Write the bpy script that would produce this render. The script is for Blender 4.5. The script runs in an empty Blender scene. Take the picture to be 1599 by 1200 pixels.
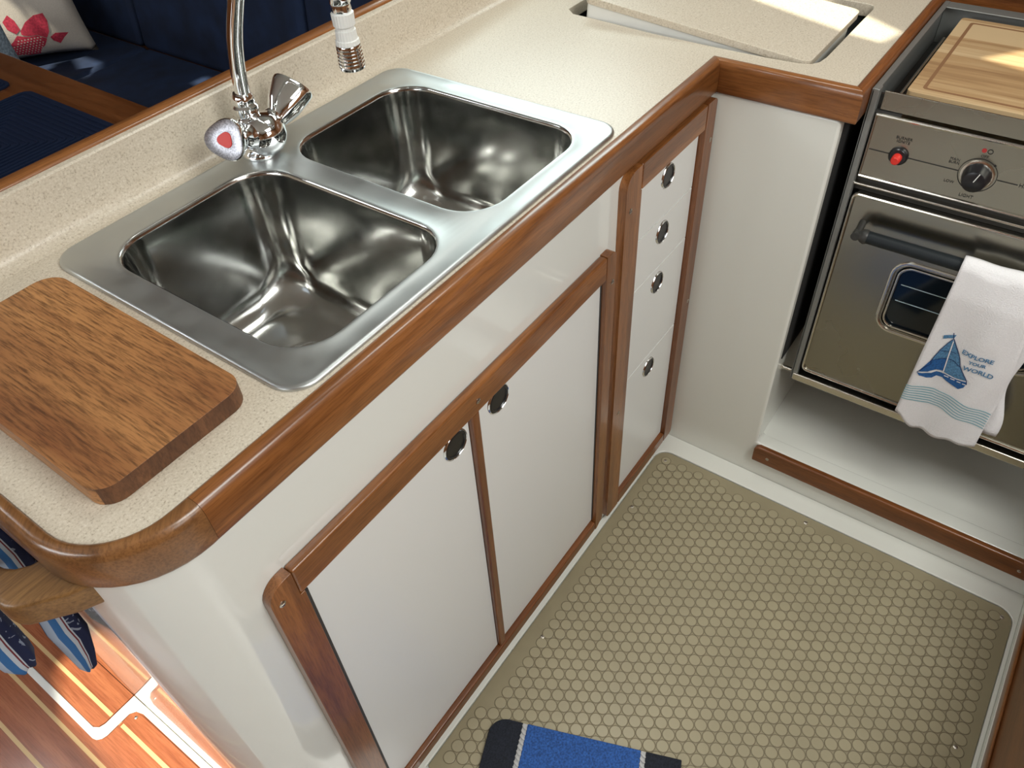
import bpy, bmesh, math, random
from mathutils import Vector, Matrix
random.seed(7)
S = bpy.context.scene
COL = S.collection
PI = math.pi
H = 0.8788            # worktop height

# ------------------------------------------------------------------ camera
f_px = 1216.892
cam_d = bpy.data.cameras.new('camera'); cam = bpy.data.objects.new('camera', cam_d); COL.objects.link(cam)
cam_d.sensor_width = 36.0; cam_d.lens = f_px / 1599 * 36.0; cam_d.clip_start = 0.02
Rw = ((0.57870883, -0.81405337, -0.04912434),
      (-0.59804658, -0.38265406, -0.70421315),
      (0.55446946, 0.43691301, -0.70828712))
right = Vector(Rw[0]); down = Vector(Rw[1]); fwd = Vector(Rw[2])
m = Matrix((( right[0], -down[0], -fwd[0], 0.0),
            ( right[1], -down[1], -fwd[1], 0.0),
            ( right[2], -down[2], -fwd[2], 1.3988),
            (0, 0, 0, 1)))
cam.matrix_world = m
S.camera = cam

# ------------------------------------------------------------------ world, sun, big lights, exposure
S.view_settings.view_transform = 'Standard'
S.view_settings.look = 'None'
S.view_settings.exposure = 0.1
S.view_settings.gamma = 1.0
S.view_settings.use_curve_mapping = False
w = bpy.data.worlds.new('sky'); S.world = w; w.use_nodes = True
bg = w.node_tree.nodes['Background']; bg.inputs[0].default_value = (0.80, 0.90, 1.0, 1); bg.inputs[1].default_value = 1.0

SUN_DIR = Vector((0.42, -0.12, -0.90)).normalized()      # direction the sunlight travels
sd = bpy.data.lights.new('sun', 'SUN'); sd.energy = 7.0; sd.angle = math.radians(0.9); sd.color = (1.0, 0.95, 0.76)
so = bpy.data.objects.new('sun', sd); COL.objects.link(so)
so.rotation_euler = SUN_DIR.to_track_quat('-Z', 'Y').to_euler()

def area(name, loc, target, sx, sy, power, color=(1, 1, 1), spread=180):
    d = bpy.data.lights.new(name, 'AREA'); d.shape = 'RECTANGLE'; d.size = sx; d.size_y = sy
    d.energy = power; d.color = color; d.spread = math.radians(spread)
    o = bpy.data.objects.new(name, d); COL.objects.link(o); o.location = loc
    o.rotation_euler = (Vector(target) - Vector(loc)).to_track_quat('-Z', 'Y').to_euler()
    return o
CEIL = 1.98
area('companionway_daylight', (0.45, -0.62, CEIL - 0.03), (0.45, -0.40, 0), 0.80, 0.60, 20, (0.98, 1.0, 0.96))
area('aft_low_fill', (0.25, -1.16, 1.35), (0.45, 0.4, 0.75), 0.75, 0.8, 9, (0.97, 1.0, 0.98))  # added low fill lamp from aft, brightens the upright faces
area('saloon_overhead_fill', (-0.55, 2.2, CEIL - 0.03), (-0.45, 2.2, 0), 0.5, 0.5, 9, (0.92, 0.97, 1.0))  # added unseen fill lamp above the saloon
area('starboard_window_daylight', (1.94, 1.05, 1.52), (0.8, 0.6, 0.95), 1.1, 0.26, 8, (0.86, 1.0, 0.97))
area('port_side_fill', (-1.36, 0.9, 1.35), (0.4, 0.7, 0.9), 1.2, 0.32, 13, (0.92, 0.98, 1.0))  # added unseen fill lamp on the port side, lifts the left worktop
area('galley_overhead_fill', (1.05, 0.62, CEIL - 0.03), (1.05, 0.62, 0), 0.34, 0.34, 4.0, (0.98, 1.0, 0.94))  # added unseen fill lamp over the galley corner

# ------------------------------------------------------------------ materials
def new_mat(name):
    mt = bpy.data.materials.new(name); mt.use_nodes = True
    nt = mt.node_tree; b = nt.nodes['Principled BSDF']
    return mt, nt, b
def simple(name, col, rough=0.5, metal=0.0, coat=0.0, spec=0.5, noise=0.0, nscale=40.0, bump=0.0):
    mt, nt, b = new_mat(name)
    b.inputs['Base Color'].default_value = (*col, 1); b.inputs['Roughness'].default_value = rough
    b.inputs['Metallic'].default_value = metal; b.inputs['Coat Weight'].default_value = coat
    b.inputs['Specular IOR Level'].default_value = spec
    tc = nt.nodes.new('ShaderNodeTexCoord')
    n = nt.nodes.new('ShaderNodeTexNoise'); n.inputs['Scale'].default_value = nscale; n.inputs['Detail'].default_value = 3
    nt.links.new(tc.outputs['Object'], n.inputs['Vector'])
    if noise:
        r = nt.nodes.new('ShaderNodeValToRGB')
        r.color_ramp.elements[0].position = 0.3; r.color_ramp.elements[1].position = 0.7
        r.color_ramp.elements[0].color = (*[c * (1 - noise) for c in col], 1)
        r.color_ramp.elements[1].color = (*[min(1, c * (1 + noise)) for c in col], 1)
        nt.links.new(n.outputs['Fac'], r.inputs['Fac']); nt.links.new(r.outputs['Color'], b.inputs['Base Color'])
    if bump:
        bp = nt.nodes.new('ShaderNodeBump'); bp.inputs['Strength'].default_value = bump; bp.inputs['Distance'].default_value = 0.002
        nt.links.new(n.outputs['Fac'], bp.inputs['Height']); nt.links.new(bp.outputs['Normal'], b.inputs['Normal'])
    return mt
def wood(name, axis, dark, light, rough=0.3, coat=0.3, fine=90.0, broad=14.0, stretch=0.06, pores=0.35, rot=0.0):
    mt, nt, b = new_mat(name)
    tc = nt.nodes.new('ShaderNodeTexCoord'); mp = nt.nodes.new('ShaderNodeMapping')
    sc = [1.0, 1.0, 1.0]; sc[axis] = stretch
    mp.inputs['Scale'].default_value = sc
    if rot:
        mp0 = nt.nodes.new('ShaderNodeMapping'); mp0.inputs['Rotation'].default_value = (0, 0, rot)
        nt.links.new(tc.outputs['Object'], mp0.inputs['Vector']); nt.links.new(mp0.outputs['Vector'], mp.inputs['Vector'])
    else:
        nt.links.new(tc.outputs['Object'], mp.inputs['Vector'])
    n1 = nt.nodes.new('ShaderNodeTexNoise'); n1.inputs['Scale'].default_value = broad * 3; n1.inputs['Detail'].default_value = 4; n1.inputs['Distortion'].default_value = 0.6
    n2 = nt.nodes.new('ShaderNodeTexNoise'); n2.inputs['Scale'].default_value = fine * 5; n2.inputs['Detail'].default_value = 5; n2.inputs['Roughness'].default_value = 0.65
    for n in (n1, n2): nt.links.new(mp.outputs['Vector'], n.inputs['Vector'])
    r = nt.nodes.new('ShaderNodeValToRGB'); r.color_ramp.elements[0].position = 0.3; r.color_ramp.elements[1].position = 0.72
    r.color_ramp.elements[0].color = (*dark, 1); r.color_ramp.elements[1].color = (*light, 1)
    nt.links.new(n1.outputs['Fac'], r.inputs['Fac'])
    r2 = nt.nodes.new('ShaderNodeValToRGB'); r2.color_ramp.elements[0].position = 0.36; r2.color_ramp.elements[1].position = 0.56
    v = 1 - pores; r2.color_ramp.elements[0].color = (v, v * 0.95, v * 0.9, 1); r2.color_ramp.elements[1].color = (1, 1, 1, 1)
    nt.links.new(n2.outputs['Fac'], r2.inputs['Fac'])
    mx = nt.nodes.new('ShaderNodeMix'); mx.data_type = 'RGBA'; mx.blend_type = 'MULTIPLY'; mx.inputs[0].default_value = 1.0
    nt.links.new(r.outputs['Color'], mx.inputs[6]); nt.links.new(r2.outputs['Color'], mx.inputs[7])
    nt.links.new(mx.outputs[2], b.inputs['Base Color'])
    b.inputs['Roughness'].default_value = rough; b.inputs['Coat Weight'].default_value = coat; b.inputs['Coat Roughness'].default_value = 0.12
    bp = nt.nodes.new('ShaderNodeBump'); bp.inputs['Strength'].default_value = 0.08; bp.inputs['Distance'].default_value = 0.001
    nt.links.new(n2.outputs['Fac'], bp.inputs['Height']); nt.links.new(bp.outputs['Normal'], b.inputs['Normal'])
    return mt
TD, TL = (0.165, 0.058, 0.017), (0.355, 0.138, 0.040)
TEAK = [wood('varnished_teak_%s' % 'xyz'[a], a, TD, TL) for a in range(3)]
DTEAK = [wood('dark_teak_%s' % 'xyz'[a], a, (0.15, 0.050, 0.015), (0.28, 0.098, 0.028)) for a in range(3)]
OAKISH = wood('worn_corner_teak', 1, (0.15, 0.066, 0.024), (0.32, 0.145, 0.05), rot=0.8)
RAILW = wood('golden_rail_wood', 0, (0.14, 0.065, 0.02), (0.30, 0.155, 0.05), rough=0.45, coat=0.15)
BOARDW = wood('worn_red_board_wood', 1, (0.235, 0.085, 0.028), (0.52, 0.245, 0.085), rough=0.5, coat=0.0, fine=95, broad=8, stretch=0.07, pores=0.60)
ENDGRAIN = wood('dark_end_grain', 2, (0.07, 0.028, 0.012), (0.20, 0.085, 0.035), rough=0.6, coat=0.0, stretch=0.3)
SALOONW = [wood('saloon_wood_%s' % 'xyz'[a], a, (0.10, 0.032, 0.010), (0.18, 0.062, 0.020), rough=0.22, coat=0.4) for a in range(3)]
SOLE = wood('teak_sole', 1, (0.27, 0.075, 0.03), (0.46, 0.16, 0.07), rough=0.25, coat=0.5, stretch=0.05, pores=0.25)
HOLLY = simple('holly_strip', (0.62, 0.42, 0.20), 0.3, coat=0.4)

def counter_mat():
    mt, nt, b = new_mat('speckled_beige_laminate')
    tc = nt.nodes.new('ShaderNodeTexCoord')
    n = nt.nodes.new('ShaderNodeTexNoise'); n.inputs['Scale'].default_value = 380; n.inputs['Detail'].default_value = 3; n.inputs['Roughness'].default_value = 0.7
    nt.links.new(tc.outputs['Object'], n.inputs['Vector'])
    r = nt.nodes.new('ShaderNodeValToRGB')
    e = r.color_ramp.elements; e[0].position = 0.30; e[0].color = (0.36, 0.30, 0.22, 1); e[1].position = 0.42; e[1].color = (0.61, 0.535, 0.425, 1)
    e2 = r.color_ramp.elements.new(0.6); e2.color = (0.68, 0.61, 0.50, 1); e3 = r.color_ramp.elements.new(0.72); e3.color = (0.78, 0.72, 0.62, 1)
    nt.links.new(n.outputs['Fac'], r.inputs['Fac']); nt.links.new(r.outputs['Color'], b.inputs['Base Color'])
    b.inputs['Roughness'].default_value = 0.32
    return mt
LAM = counter_mat()
GEL = simple('white_gelcoat', (0.76, 0.765, 0.71), 0.22, coat=0.35, noise=0.015, nscale=3)
GELG = simple('glossy_white_gelcoat', (0.77, 0.785, 0.75), 0.10, coat=0.6, bump=0.01, nscale=9)
LAMW = simple('white_door_laminate', (0.76, 0.77, 0.755), 0.33)
WHITE = simple('white_plastic', (0.82, 0.83, 0.80), 0.35)
def steel(name, col, rough, scale=(4, 160, 160), bump=0.12, var=0.12):
    mt, nt, b = new_mat(name)
    b.inputs['Metallic'].default_value = 1.0; b.inputs['Base Color'].default_value = (*col, 1)
    tc = nt.nodes.new('ShaderNodeTexCoord'); mp = nt.nodes.new('ShaderNodeMapping'); mp.inputs['Scale'].default_value = scale
    n = nt.nodes.new('ShaderNodeTexNoise'); n.inputs['Scale'].default_value = 3; n.inputs['Detail'].default_value = 4
    nt.links.new(tc.outputs['Object'], mp.inputs['Vector']); nt.links.new(mp.outputs['Vector'], n.inputs['Vector'])
    mr = nt.nodes.new('ShaderNodeMapRange'); mr.inputs[1].default_value = 0.3; mr.inputs[2].default_value = 0.7
    mr.inputs[3].default_value = max(0.02, rough - var); mr.inputs[4].default_value = rough + var
    nt.links.new(n.outputs['Fac'], mr.inputs[0]); nt.links.new(mr.outputs[0], b.inputs['Roughness'])
    if bump:
        bp = nt.nodes.new('ShaderNodeBump'); bp.inputs['Strength'].default_value = bump; bp.inputs['Distance'].default_value = 0.0005
        nt.links.new(n.outputs['Fac'], bp.inputs['Height']); nt.links.new(bp.outputs['Normal'], b.inputs['Normal'])
    return mt
RIM = steel('brushed_sink_steel', (0.56, 0.585, 0.585), 0.42, (8, 8, 8), 0.0, 0.06)
BOWL = steel('polished_bowl_steel', (0.52, 0.52, 0.50), 0.16, (6, 6, 6), 0.03, 0.05)
STOVE = steel('stove_steel', (0.36, 0.345, 0.295), 0.27, (1, 1, 1), 0.0, 0.02)
STOVED = simple('dull_stove_sheet', (0.30, 0.31, 0.30), 0.5, 0.7)
STOVEB = steel('bright_stove_edge', (0.74, 0.71, 0.64), 0.2, (1, 1, 1), 0.0, 0.02)
CHROME = simple('chrome', (0.84, 0.86, 0.87), 0.05, 1.0)
SCREW = simple('screw_steel', (0.60, 0.56, 0.50), 0.3, 1.0)
BLACK = simple('black_plastic', (0.012, 0.012, 0.014), 0.28)
DARK = simple('dark_metal', (0.035, 0.035, 0.033), 0.4)
HANDLE = simple('dark_handle_grip', (0.012, 0.016, 0.019), 0.45, spec=0.3)
RUBBER = simple('grey_hinge', (0.035, 0.033, 0.032), 0.5)
RED = simple('red_plastic', (0.65, 0.03, 0.02), 0.35)
REDP = simple('red_print', (0.40, 0.03, 0.03), 0.6)
BLKP = simple('black_print', (0.015, 0.015, 0.015), 0.6)
NAVY = simple('navy_suede', (0.006, 0.017, 0.052), 0.85, noise=0.35, nscale=14, bump=0.2)
NAVYM = simple('navy_quilt', (0.004, 0.010, 0.032), 0.9, spec=0.2)
MAT1 = simple('mat_rubber', (0.31, 0.268, 0.170), 0.45, noise=0.08, nscale=12)
MAT3 = simple('mat_groove_dark', (0.150, 0.120, 0.070), 0.6)  # darker colour of the flat ring round each disc
MAT2 = simple('mat_disc_rubber', (0.36, 0.315, 0.205), 0.34, noise=0.07, nscale=9)
RUGN = simple('rug_black_navy', (0.010, 0.013, 0.022), 0.9, noise=0.5, nscale=350, bump=0.4)
RUGB = simple('rug_blue', (0.020, 0.085, 0.30), 0.85, noise=0.45, nscale=300, bump=0.4)
ROPE = simple('rug_rope_white', (0.52, 0.52, 0.52), 0.85)
TOWEL = simple('white_towel_cotton', (0.80, 0.79, 0.80), 0.9, noise=0.03, nscale=500, bump=0.5)
EMB1 = simple('embroidery_blue', (0.015, 0.10, 0.30), 0.6, noise=0.3, nscale=400)
EMB2 = simple('embroidery_teal', (0.08, 0.21, 0.37), 0.6, noise=0.4, nscale=400)
EMB3 = simple('embroidery_navy', (0.01, 0.03, 0.12), 0.6)
STRIPE = simple('towel_stripe_teal', (0.20, 0.42, 0.48), 0.8)
CREAM = simple('cream_pillow', (0.62, 0.56, 0.50), 0.85, noise=0.05, nscale=300, bump=0.3)
CORAL = simple('coral_red_print', (0.52, 0.035, 0.075), 0.8, noise=0.3, nscale=200)
GREYP = simple('grey_blue_knit', (0.22, 0.27, 0.33), 0.9, noise=0.5, nscale=160, bump=0.4)
DECK = simple('deckhead_liner', (0.56, 0.56, 0.52), 0.7)
HULL = wood('hull_teak_veneer', 0, (0.20, 0.08, 0.03), (0.34, 0.15, 0.06))
GLASS = simple('dark_oven_glass', (0.006, 0.012, 0.018), 0.06)
RACK = simple('oven_rack_wire', (0.5, 0.6, 0.62), 0.3, 1.0)
def towel2():      # navy towel with white motifs, bands on the low-x side
    mt, nt, b = new_mat('navy_printed_towel')
    tc = nt.nodes.new('ShaderNodeTexCoord')
    v = nt.nodes.new('ShaderNodeTexNoise'); v.inputs['Scale'].default_value = 75; v.inputs['Detail'].default_value = 1.5; v.inputs['Distortion'].default_value = 1.6
    nt.links.new(tc.outputs['Object'], v.inputs['Vector'])
    r = nt.nodes.new('ShaderNodeValToRGB'); r.color_ramp.interpolation = 'CONSTANT'
    e = r.color_ramp.elements; e[0].position = 0; e[0].color = (0.008, 0.014, 0.06, 1); e[1].position = 0.63; e[1].color = (0.26, 0.30, 0.40, 1)
    nt.links.new(v.outputs['Fac'], r.inputs['Fac'])
    at = nt.nodes.new('ShaderNodeAttribute'); at.attribute_name = 'band'
    r2 = nt.nodes.new('ShaderNodeValToRGB'); r2.color_ramp.interpolation = 'CONSTANT'
    e = r2.color_ramp.elements; e[0].position = 0; e[0].color = (0.38, 0.47, 0.60, 1)
    e[1].position = 0.16; e[1].color = (0.035, 0.14, 0.36, 1)
    for p, c in ((0.36, (0.50, 0.55, 0.62, 1)), (0.48, (0.16, 0.02, 0.03, 1)), (0.52, (0.50, 0.55, 0.62, 1)), (0.56, (0, 0, 0, 1))):
        q = e.new(p); q.color = c
    nt.links.new(at.outputs['Fac'], r2.inputs['Fac'])
    gt = nt.nodes.new('ShaderNodeMath'); gt.operation = 'GREATER_THAN'; gt.inputs[1].default_value = 0.56
    nt.links.new(at.outputs['Fac'], gt.inputs[0])
    mx = nt.nodes.new('ShaderNodeMix'); mx.data_type = 'RGBA'
    nt.links.new(gt.outputs[0], mx.inputs[0]); nt.links.new(r2.outputs['Color'], mx.inputs[6]); nt.links.new(r.outputs['Color'], mx.inputs[7])
    nt.links.new(mx.outputs[2], b.inputs['Base Color']); b.inputs['Roughness'].default_value = 0.9
    return mt
NTOWEL = towel2()
def striped_board():
    mt, nt, b = new_mat('striped_maple_board')
    tc = nt.nodes.new('ShaderNodeTexCoord'); sp = nt.nodes.new('ShaderNodeSeparateXYZ'); nt.links.new(tc.outputs['Object'], sp.inputs[0])
    mm = nt.nodes.new('ShaderNodeMath'); mm.operation = 'MULTIPLY'; mm.inputs[1].default_value = 27.0; nt.links.new(sp.outputs['X'], mm.inputs[0])
    fl = nt.nodes.new('ShaderNodeMath'); fl.operation = 'FLOOR'; nt.links.new(mm.outputs[0], fl.inputs[0])
    wn = nt.nodes.new('ShaderNodeTexWhiteNoise'); wn.noise_dimensions = '1D'; nt.links.new(fl.outputs[0], wn.inputs['W'])
    mp = nt.nodes.new('ShaderNodeMapping'); mp.inputs['Scale'].default_value = (1, 0.06, 1); nt.links.new(tc.outputs['Object'], mp.inputs['Vector'])
    n = nt.nodes.new('ShaderNodeTexNoise'); n.inputs['Scale'].default_value = 90; n.inputs['Detail'].default_value = 4; nt.links.new(mp.outputs['Vector'], n.inputs['Vector'])
    ad = nt.nodes.new('ShaderNodeMath'); ad.operation = 'MULTIPLY_ADD'; ad.inputs[1].default_value = 0.75; nt.links.new(wn.outputs['Value'], ad.inputs[0]); nt.links.new(n.outputs['Fac'], ad.inputs[2])
    r = nt.nodes.new('ShaderNodeValToRGB'); e = r.color_ramp.elements
    e[0].position = 0.35; e[0].color = (0.27, 0.15, 0.07, 1); e[1].position = 1.05; e[1].color = (0.58, 0.42, 0.24, 1)
    q = e.new(0.62); q.color = (0.42, 0.265, 0.13, 1)
    nt.links.new(ad.outputs[0], r.inputs['Fac']); nt.links.new(r.outputs['Color'], b.inputs['Base Color']); b.inputs['Roughness'].default_value = 0.45
    return mt
MAPLE = striped_board()
MAPLEG = simple('maple_groove', (0.24, 0.12, 0.055), 0.6)

# ------------------------------------------------------------------ helpers
def empty(name, loc, label=None, cat=None, group=None):
    o = bpy.data.objects.new(name, None); COL.objects.link(o); o.location = loc; o.empty_display_size = 0.05
    tag(o, label, cat, group); return o
def tag(o, label=None, cat=None, group=None, kind=None):
    if label: o['label'] = label
    if cat: o['category'] = cat
    if group: o['group'] = group
    if kind: o['kind'] = kind
    return o
def wloc(p):
    v = Vector((0, 0, 0))
    while p is not None: v += Vector(p.location); p = p.parent
    return v
def mk(name, bm, mats, parent=None, bevel=0.0, seg=2, smooth=False, angle=35, sub=0, flat_n=False):
    """link bm (authored in world coordinates) as one mesh object whose coordinates are relative to its parent"""
    if parent is not None:
        off = wloc(parent); bmesh.ops.translate(bm, verts=bm.verts, vec=-off)
    me = bpy.data.meshes.new(name); bmesh.ops.recalc_face_normals(bm, faces=bm.faces) if not flat_n else None
    bm.to_mesh(me); bm.free()
    o = bpy.data.objects.new(name, me); COL.objects.link(o)
    if not isinstance(mats, (list, tuple)): mats = [mats]
    for x in mats: me.materials.append(x)
    if parent is not None: o.parent = parent
    if bevel:
        b = o.modifiers.new('bevel', 'BEVEL'); b.width = bevel; b.segments = seg; b.limit_method = 'ANGLE'; b.angle_limit = math.radians(40)
        b.harden_normals = False
    if sub:
        s = o.modifiers.new('sub', 'SUBSURF'); s.levels = sub; s.render_levels = sub
    if smooth or bevel or sub:
        for p in me.polygons: p.use_smooth = True
        try:
            me.set_sharp_from_angle(angle=math.radians(angle)) if not bevel else None
        except Exception: pass
        if bevel:
            wn = o.modifiers.new('wn', 'WEIGHTED_NORMAL'); wn.keep_sharp = False
    return o
def struct(name, bm, mat, **k):
    o = mk(name, bm, mat, None, **k); o['kind'] = 'structure'; return o
def BM(): return bmesh.new()
def box(bm, x0, x1, y0, y1, z0, z1, mi=0):
    vs = [bm.verts.new((x, y, z)) for x in (x0, x1) for y in (y0, y1) for z in (z0, z1)]
    fs = []
    for idx in ((0, 1, 3, 2), (4, 6, 7, 5), (0, 4, 5, 1), (2, 3, 7, 6), (0, 2, 6, 4), (1, 5, 7, 3)):
        fc = bm.faces.new([vs[i] for i in idx]); fc.material_index = mi; fs.append(fc)
    return vs
def rrect(x0, x1, y0, y1, r, n=6):
    """closed loop of 2-D points, corners r (float or 4-list: x0y0,x1y0,x1y1,x0y1)"""
    if not isinstance(r, (list, tuple)): r = [r] * 4
    out = []
    for (cx, cy, a0, rr) in ((x0, y0, PI, r[0]), (x1, y0, 1.5 * PI, r[1]), (x1, y1, 0, r[2]), (x0, y1, 0.5 * PI, r[3])):
        sx = 1 if cx == x0 else -1; sy = 1 if cy == y0 else -1
        if rr <= 0: out.append((cx, cy)); continue
        c = (cx + sx * rr, cy + sy * rr)
        for i in range(n + 1):
            a = a0 + 0.5 * PI * i / n; out.append((c[0] + rr * math.cos(a), c[1] + rr * math.sin(a)))
    return out
def to3(p, ax, v):
    """2-D point + value along ax -> 3-D"""
    if ax == 2: return (p[0], p[1], v)
    if ax == 1: return (p[0], v, p[1])
    return (v, p[0], p[1])
def plate(bm, outer, holes, ax, v0, v1, mi=0):
    """flat plate with holes, extruded between v0 and v1 along axis ax"""
    loops = [outer] + list(holes)
    allv = []
    for v in (v0, v1):
        vl, es = [], []
        for lp in loops:
            vs = [bm.verts.new(to3(p, ax, v)) for p in lp]
            vl.append(vs)
            for i in range(len(vs)): es.append(bm.edges.new((vs[i], vs[(i + 1) % len(vs)])))
        r = bmesh.ops.triangle_fill(bm, use_beauty=True, use_dissolve=False, edges=es)
        for g in r['geom']:
            if isinstance(g, bmesh.types.BMFace): g.material_index = mi
        allv.append(vl)
    for a, b in zip(*allv):
        n = len(a)
        for i in range(n):
            fc = bm.faces.new((a[i], a[(i + 1) % n], b[(i + 1) % n], b[i])); fc.material_index = mi
def loft(bm, loops, closed=True, cap0=False, cap1=False, mi=0):
    rings = [[bm.verts.new(p) for p in lp] for lp in loops]
    for a, b in zip(rings, rings[1:]):
        n = len(a)
        for i in range(n if closed else n - 1):
            fc = bm.faces.new((a[i], a[(i + 1) % n], b[(i + 1) % n], b[i])); fc.material_index = mi
    if cap0: bm.faces.new(rings[0]).material_index = mi
    if cap1: bm.faces.new(rings[-1]).material_index = mi
    return rings
def frame_from(d):
    d = Vector(d).normalized(); up = Vector((0, 0, 1)) if abs(d.z) < 0.95 else Vector((1, 0, 0))
    u = d.cross(up).normalized(); return u, d.cross(u).normalized(), d
def ring(c, u, v, r, n, fn=None, ph=0.0):
    out = []
    for i in range(n):
        a = 2 * PI * i / n + ph; rr = r * (fn(a) if fn else 1)
        out.append(Vector(c) + u * (rr * math.cos(a)) + v * (rr * math.sin(a)))
    return out
def lathe(bm, base, axis, prof, n=24, fn=None, mi=0, cap=True, ph=0.0):
    """prof: list of (distance along axis, radius)"""
    u, v, d = frame_from(axis)
    loops = [ring(Vector(base) + d * t, u, v, max(r, 1e-5), n, fn, ph) for t, r in prof]
    loft(bm, loops, True, cap, cap, mi)
def tube(bm, pts, r, n=12, cap=True, mi=0):
    pts = [Vector(p) for p in pts]; loops = []
    t0 = (pts[1] - pts[0]).normalized(); u, v, _ = frame_from(t0)
    for i, p in enumerate(pts):
        t = (pts[min(i + 1, len(pts) - 1)] - pts[max(i - 1, 0)]).normalized()
        u = (u - t * u.dot(t)).normalized(); v = t.cross(u)
        rr = r[i] if isinstance(r, (list, tuple)) else r
        loops.append(ring(p, u, v, rr, n))
    loft(bm, loops, True, cap, cap, mi)
def bez(p0, p1, p2, p3, n):
    P = [Vector(p) for p in (p0, p1, p2, p3)]
    return [P[0] * (1 - t) ** 3 + P[1] * 3 * t * (1 - t) ** 2 + P[2] * 3 * t * t * (1 - t) + P[3] * t ** 3 for t in [i / n for i in range(n + 1)]]
def screw(parent, pos, axis, r=0.0042, mat=None):
    bm = BM(); lathe(bm, pos, axis, [(0, r), (0.0008, r), (0.0016, r * 0.6)], 12)
    u, v, d = frame_from(axis); p = Vector(pos) + d * 0.0017
    vs = [bm.verts.new(p + u * a + v * b + d * c) for c in (-0.0004, 0.0002) for a, b in ((-r * .55, -r * .12), (r * .55, -r * .12), (r * .55, r * .12), (-r * .55, r * .12))]
    f = bm.faces.new(vs[4:]); 
    for i in range(4): bm.faces.new((vs[i], vs[(i + 1) % 4], vs[4 + (i + 1) % 4], vs[4 + i]))
    f.material_index = 1
    return mk('screw', bm, [mat or SCREW, DARK], parent, smooth=True)
def text_mesh(body, size, bold=0.0):
    cu = bpy.data.curves.new('lettering', 'FONT'); cu.body = body; cu.size = size; cu.align_x = 'CENTER'; cu.align_y = 'CENTER'
    cu.space_line = 0.9; cu.resolution_u = 3; cu.offset = bold
    o = bpy.data.objects.new('lettering_tmp', cu); COL.objects.link(o)
    bpy.context.view_layer.update()
    me = bpy.data.meshes.new_from_object(o.evaluated_get(bpy.context.evaluated_depsgraph_get()))
    COL.objects.unlink(o); bpy.data.objects.remove(o)
    bm = BM(); bm.from_mesh(me); bpy.data.meshes.remove(me)
    return bm

# ================================================================== SETTING
# cabin sole
bm = BM(); plate(bm, [(-1.4, -1.2), (2.0, -1.2), (2.0, 3.4), (-1.4, 3.4)], [], 2, -0.05, 0.0)
struct('floor', bm, GEL)
# galley front face of white gelcoat with a rounded free corner, and the end panel behind it
FY = 0.463
def path_plate(bm, pts, t, z0, z1):     # wall of thickness t following a 2-D path (offset to the left)
    outer, inner = [], []
    for i, p in enumerate(pts):
        a = Vector(pts[max(i - 1, 0)]); b = Vector(pts[min(i + 1, len(pts) - 1)]); d = (b - a).normalized(); n = Vector((-d.y, d.x))
        outer.append(p); inner.append((p[0] + n.x * t, p[1] + n.y * t))
    loop = outer + inner[::-1]
    plate(bm, loop, [], 2, z0, z1)
arc = [(0.0505 + 0.085 - 0.085 * math.cos(a), FY + 0.085 - 0.085 * math.sin(a)) for a in [PI / 2 * i / 20 for i in range(21)]]
bm = BM(); path_plate(bm, [(0.0505, 0.944)] + arc + [(1.155, FY)], 0.006, 0.0, H - 0.0468)
struct('wall_galley', bm, GELG, smooth=True, angle=40)
bm = BM(); box(bm, 0.0506, 1.70, 0.946, 0.974, 0.0, H - 0.021); struct('wall_saloon_side', bm, SALOONW[2])
# stove side partition: L-shaped face plus return into the recess
bm = BM()
out = [(0.475, 0.0), (0.475, H - 0.0468)] + [(0.262 - 0.0, H - 0.0468)] + [(0.255, H - 0.052), (0.255, 0.112), (0.2545, 0.104), (0.248, 0.100), (-0.45, 0.100), (-0.45, 0.0)]
plate(bm, out, [], 0, 1.155, 1.190)
struct('wall_partition', bm, GEL, bevel=0.012, seg=4)
bm = BM(); box(bm, 1.165, 1.70, 0.2552, 0.275, 0.09, H - 0.0468); struct('wall_recess', bm, GEL)
bm = BM(); box(bm, 1.172, 1.60, 0.2530, 0.2550, 0.335, H - 0.05); struct('recess_gap_shade', bm, simple('recess_shade_black', (0.012, 0.012, 0.012), 0.8))  # thin black sheet added as painted shade in the gap beside the stove
bm = BM(); box(bm, 1.160, 1.66, -0.45, 0.27, 0.075, 0.0995); struct('trim_1', bm, GEL)
bm = BM(); box(bm, 1.625, 1.65, -0.45, 0.27, 0.09, 1.0); box(bm, 1.60, 1.625, -0.45, 0.236, 0.90, 0.925); struct('wall_stove_back', bm, DTEAK[1])
bm = BM(); box(bm, 1.165, 1.64, -0.45, -0.43, 0.09, 0.86); struct('wall_recess_near', bm, GEL)
# white coved lip round the mat
bm = BM(); plate(bm, [(0.25, 0.4625), (1.1545, 0.4625), (1.1545, -0.3045), (0.25, -0.3045)], [rrect(0.262, 1.107, -0.2975, 0.4505, [0.0, 0.03, 0.03, 0.0])], 2, 0.0005, 0.006)
struct('trim_2', bm, GEL, bevel=0.002)
bm = BM(); box(bm, 0.2, 1.155, -0.3085, -0.3045, 0.0, 0.022); struct('trim_3', bm, GEL, bevel=0.0015)
# companionway step box on the near side
bm = BM(); box(bm, 0.2, 1.154, -0.40, -0.3105, 0.0, 0.50); struct('wall_step_box', bm, DTEAK[0])
bm = BM(); box(bm, 0.2, 1.150, -0.3105, -0.3055, 0.022, 0.05); struct('baseboard_step_box', bm, TEAK[0], bevel=0.002)
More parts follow.
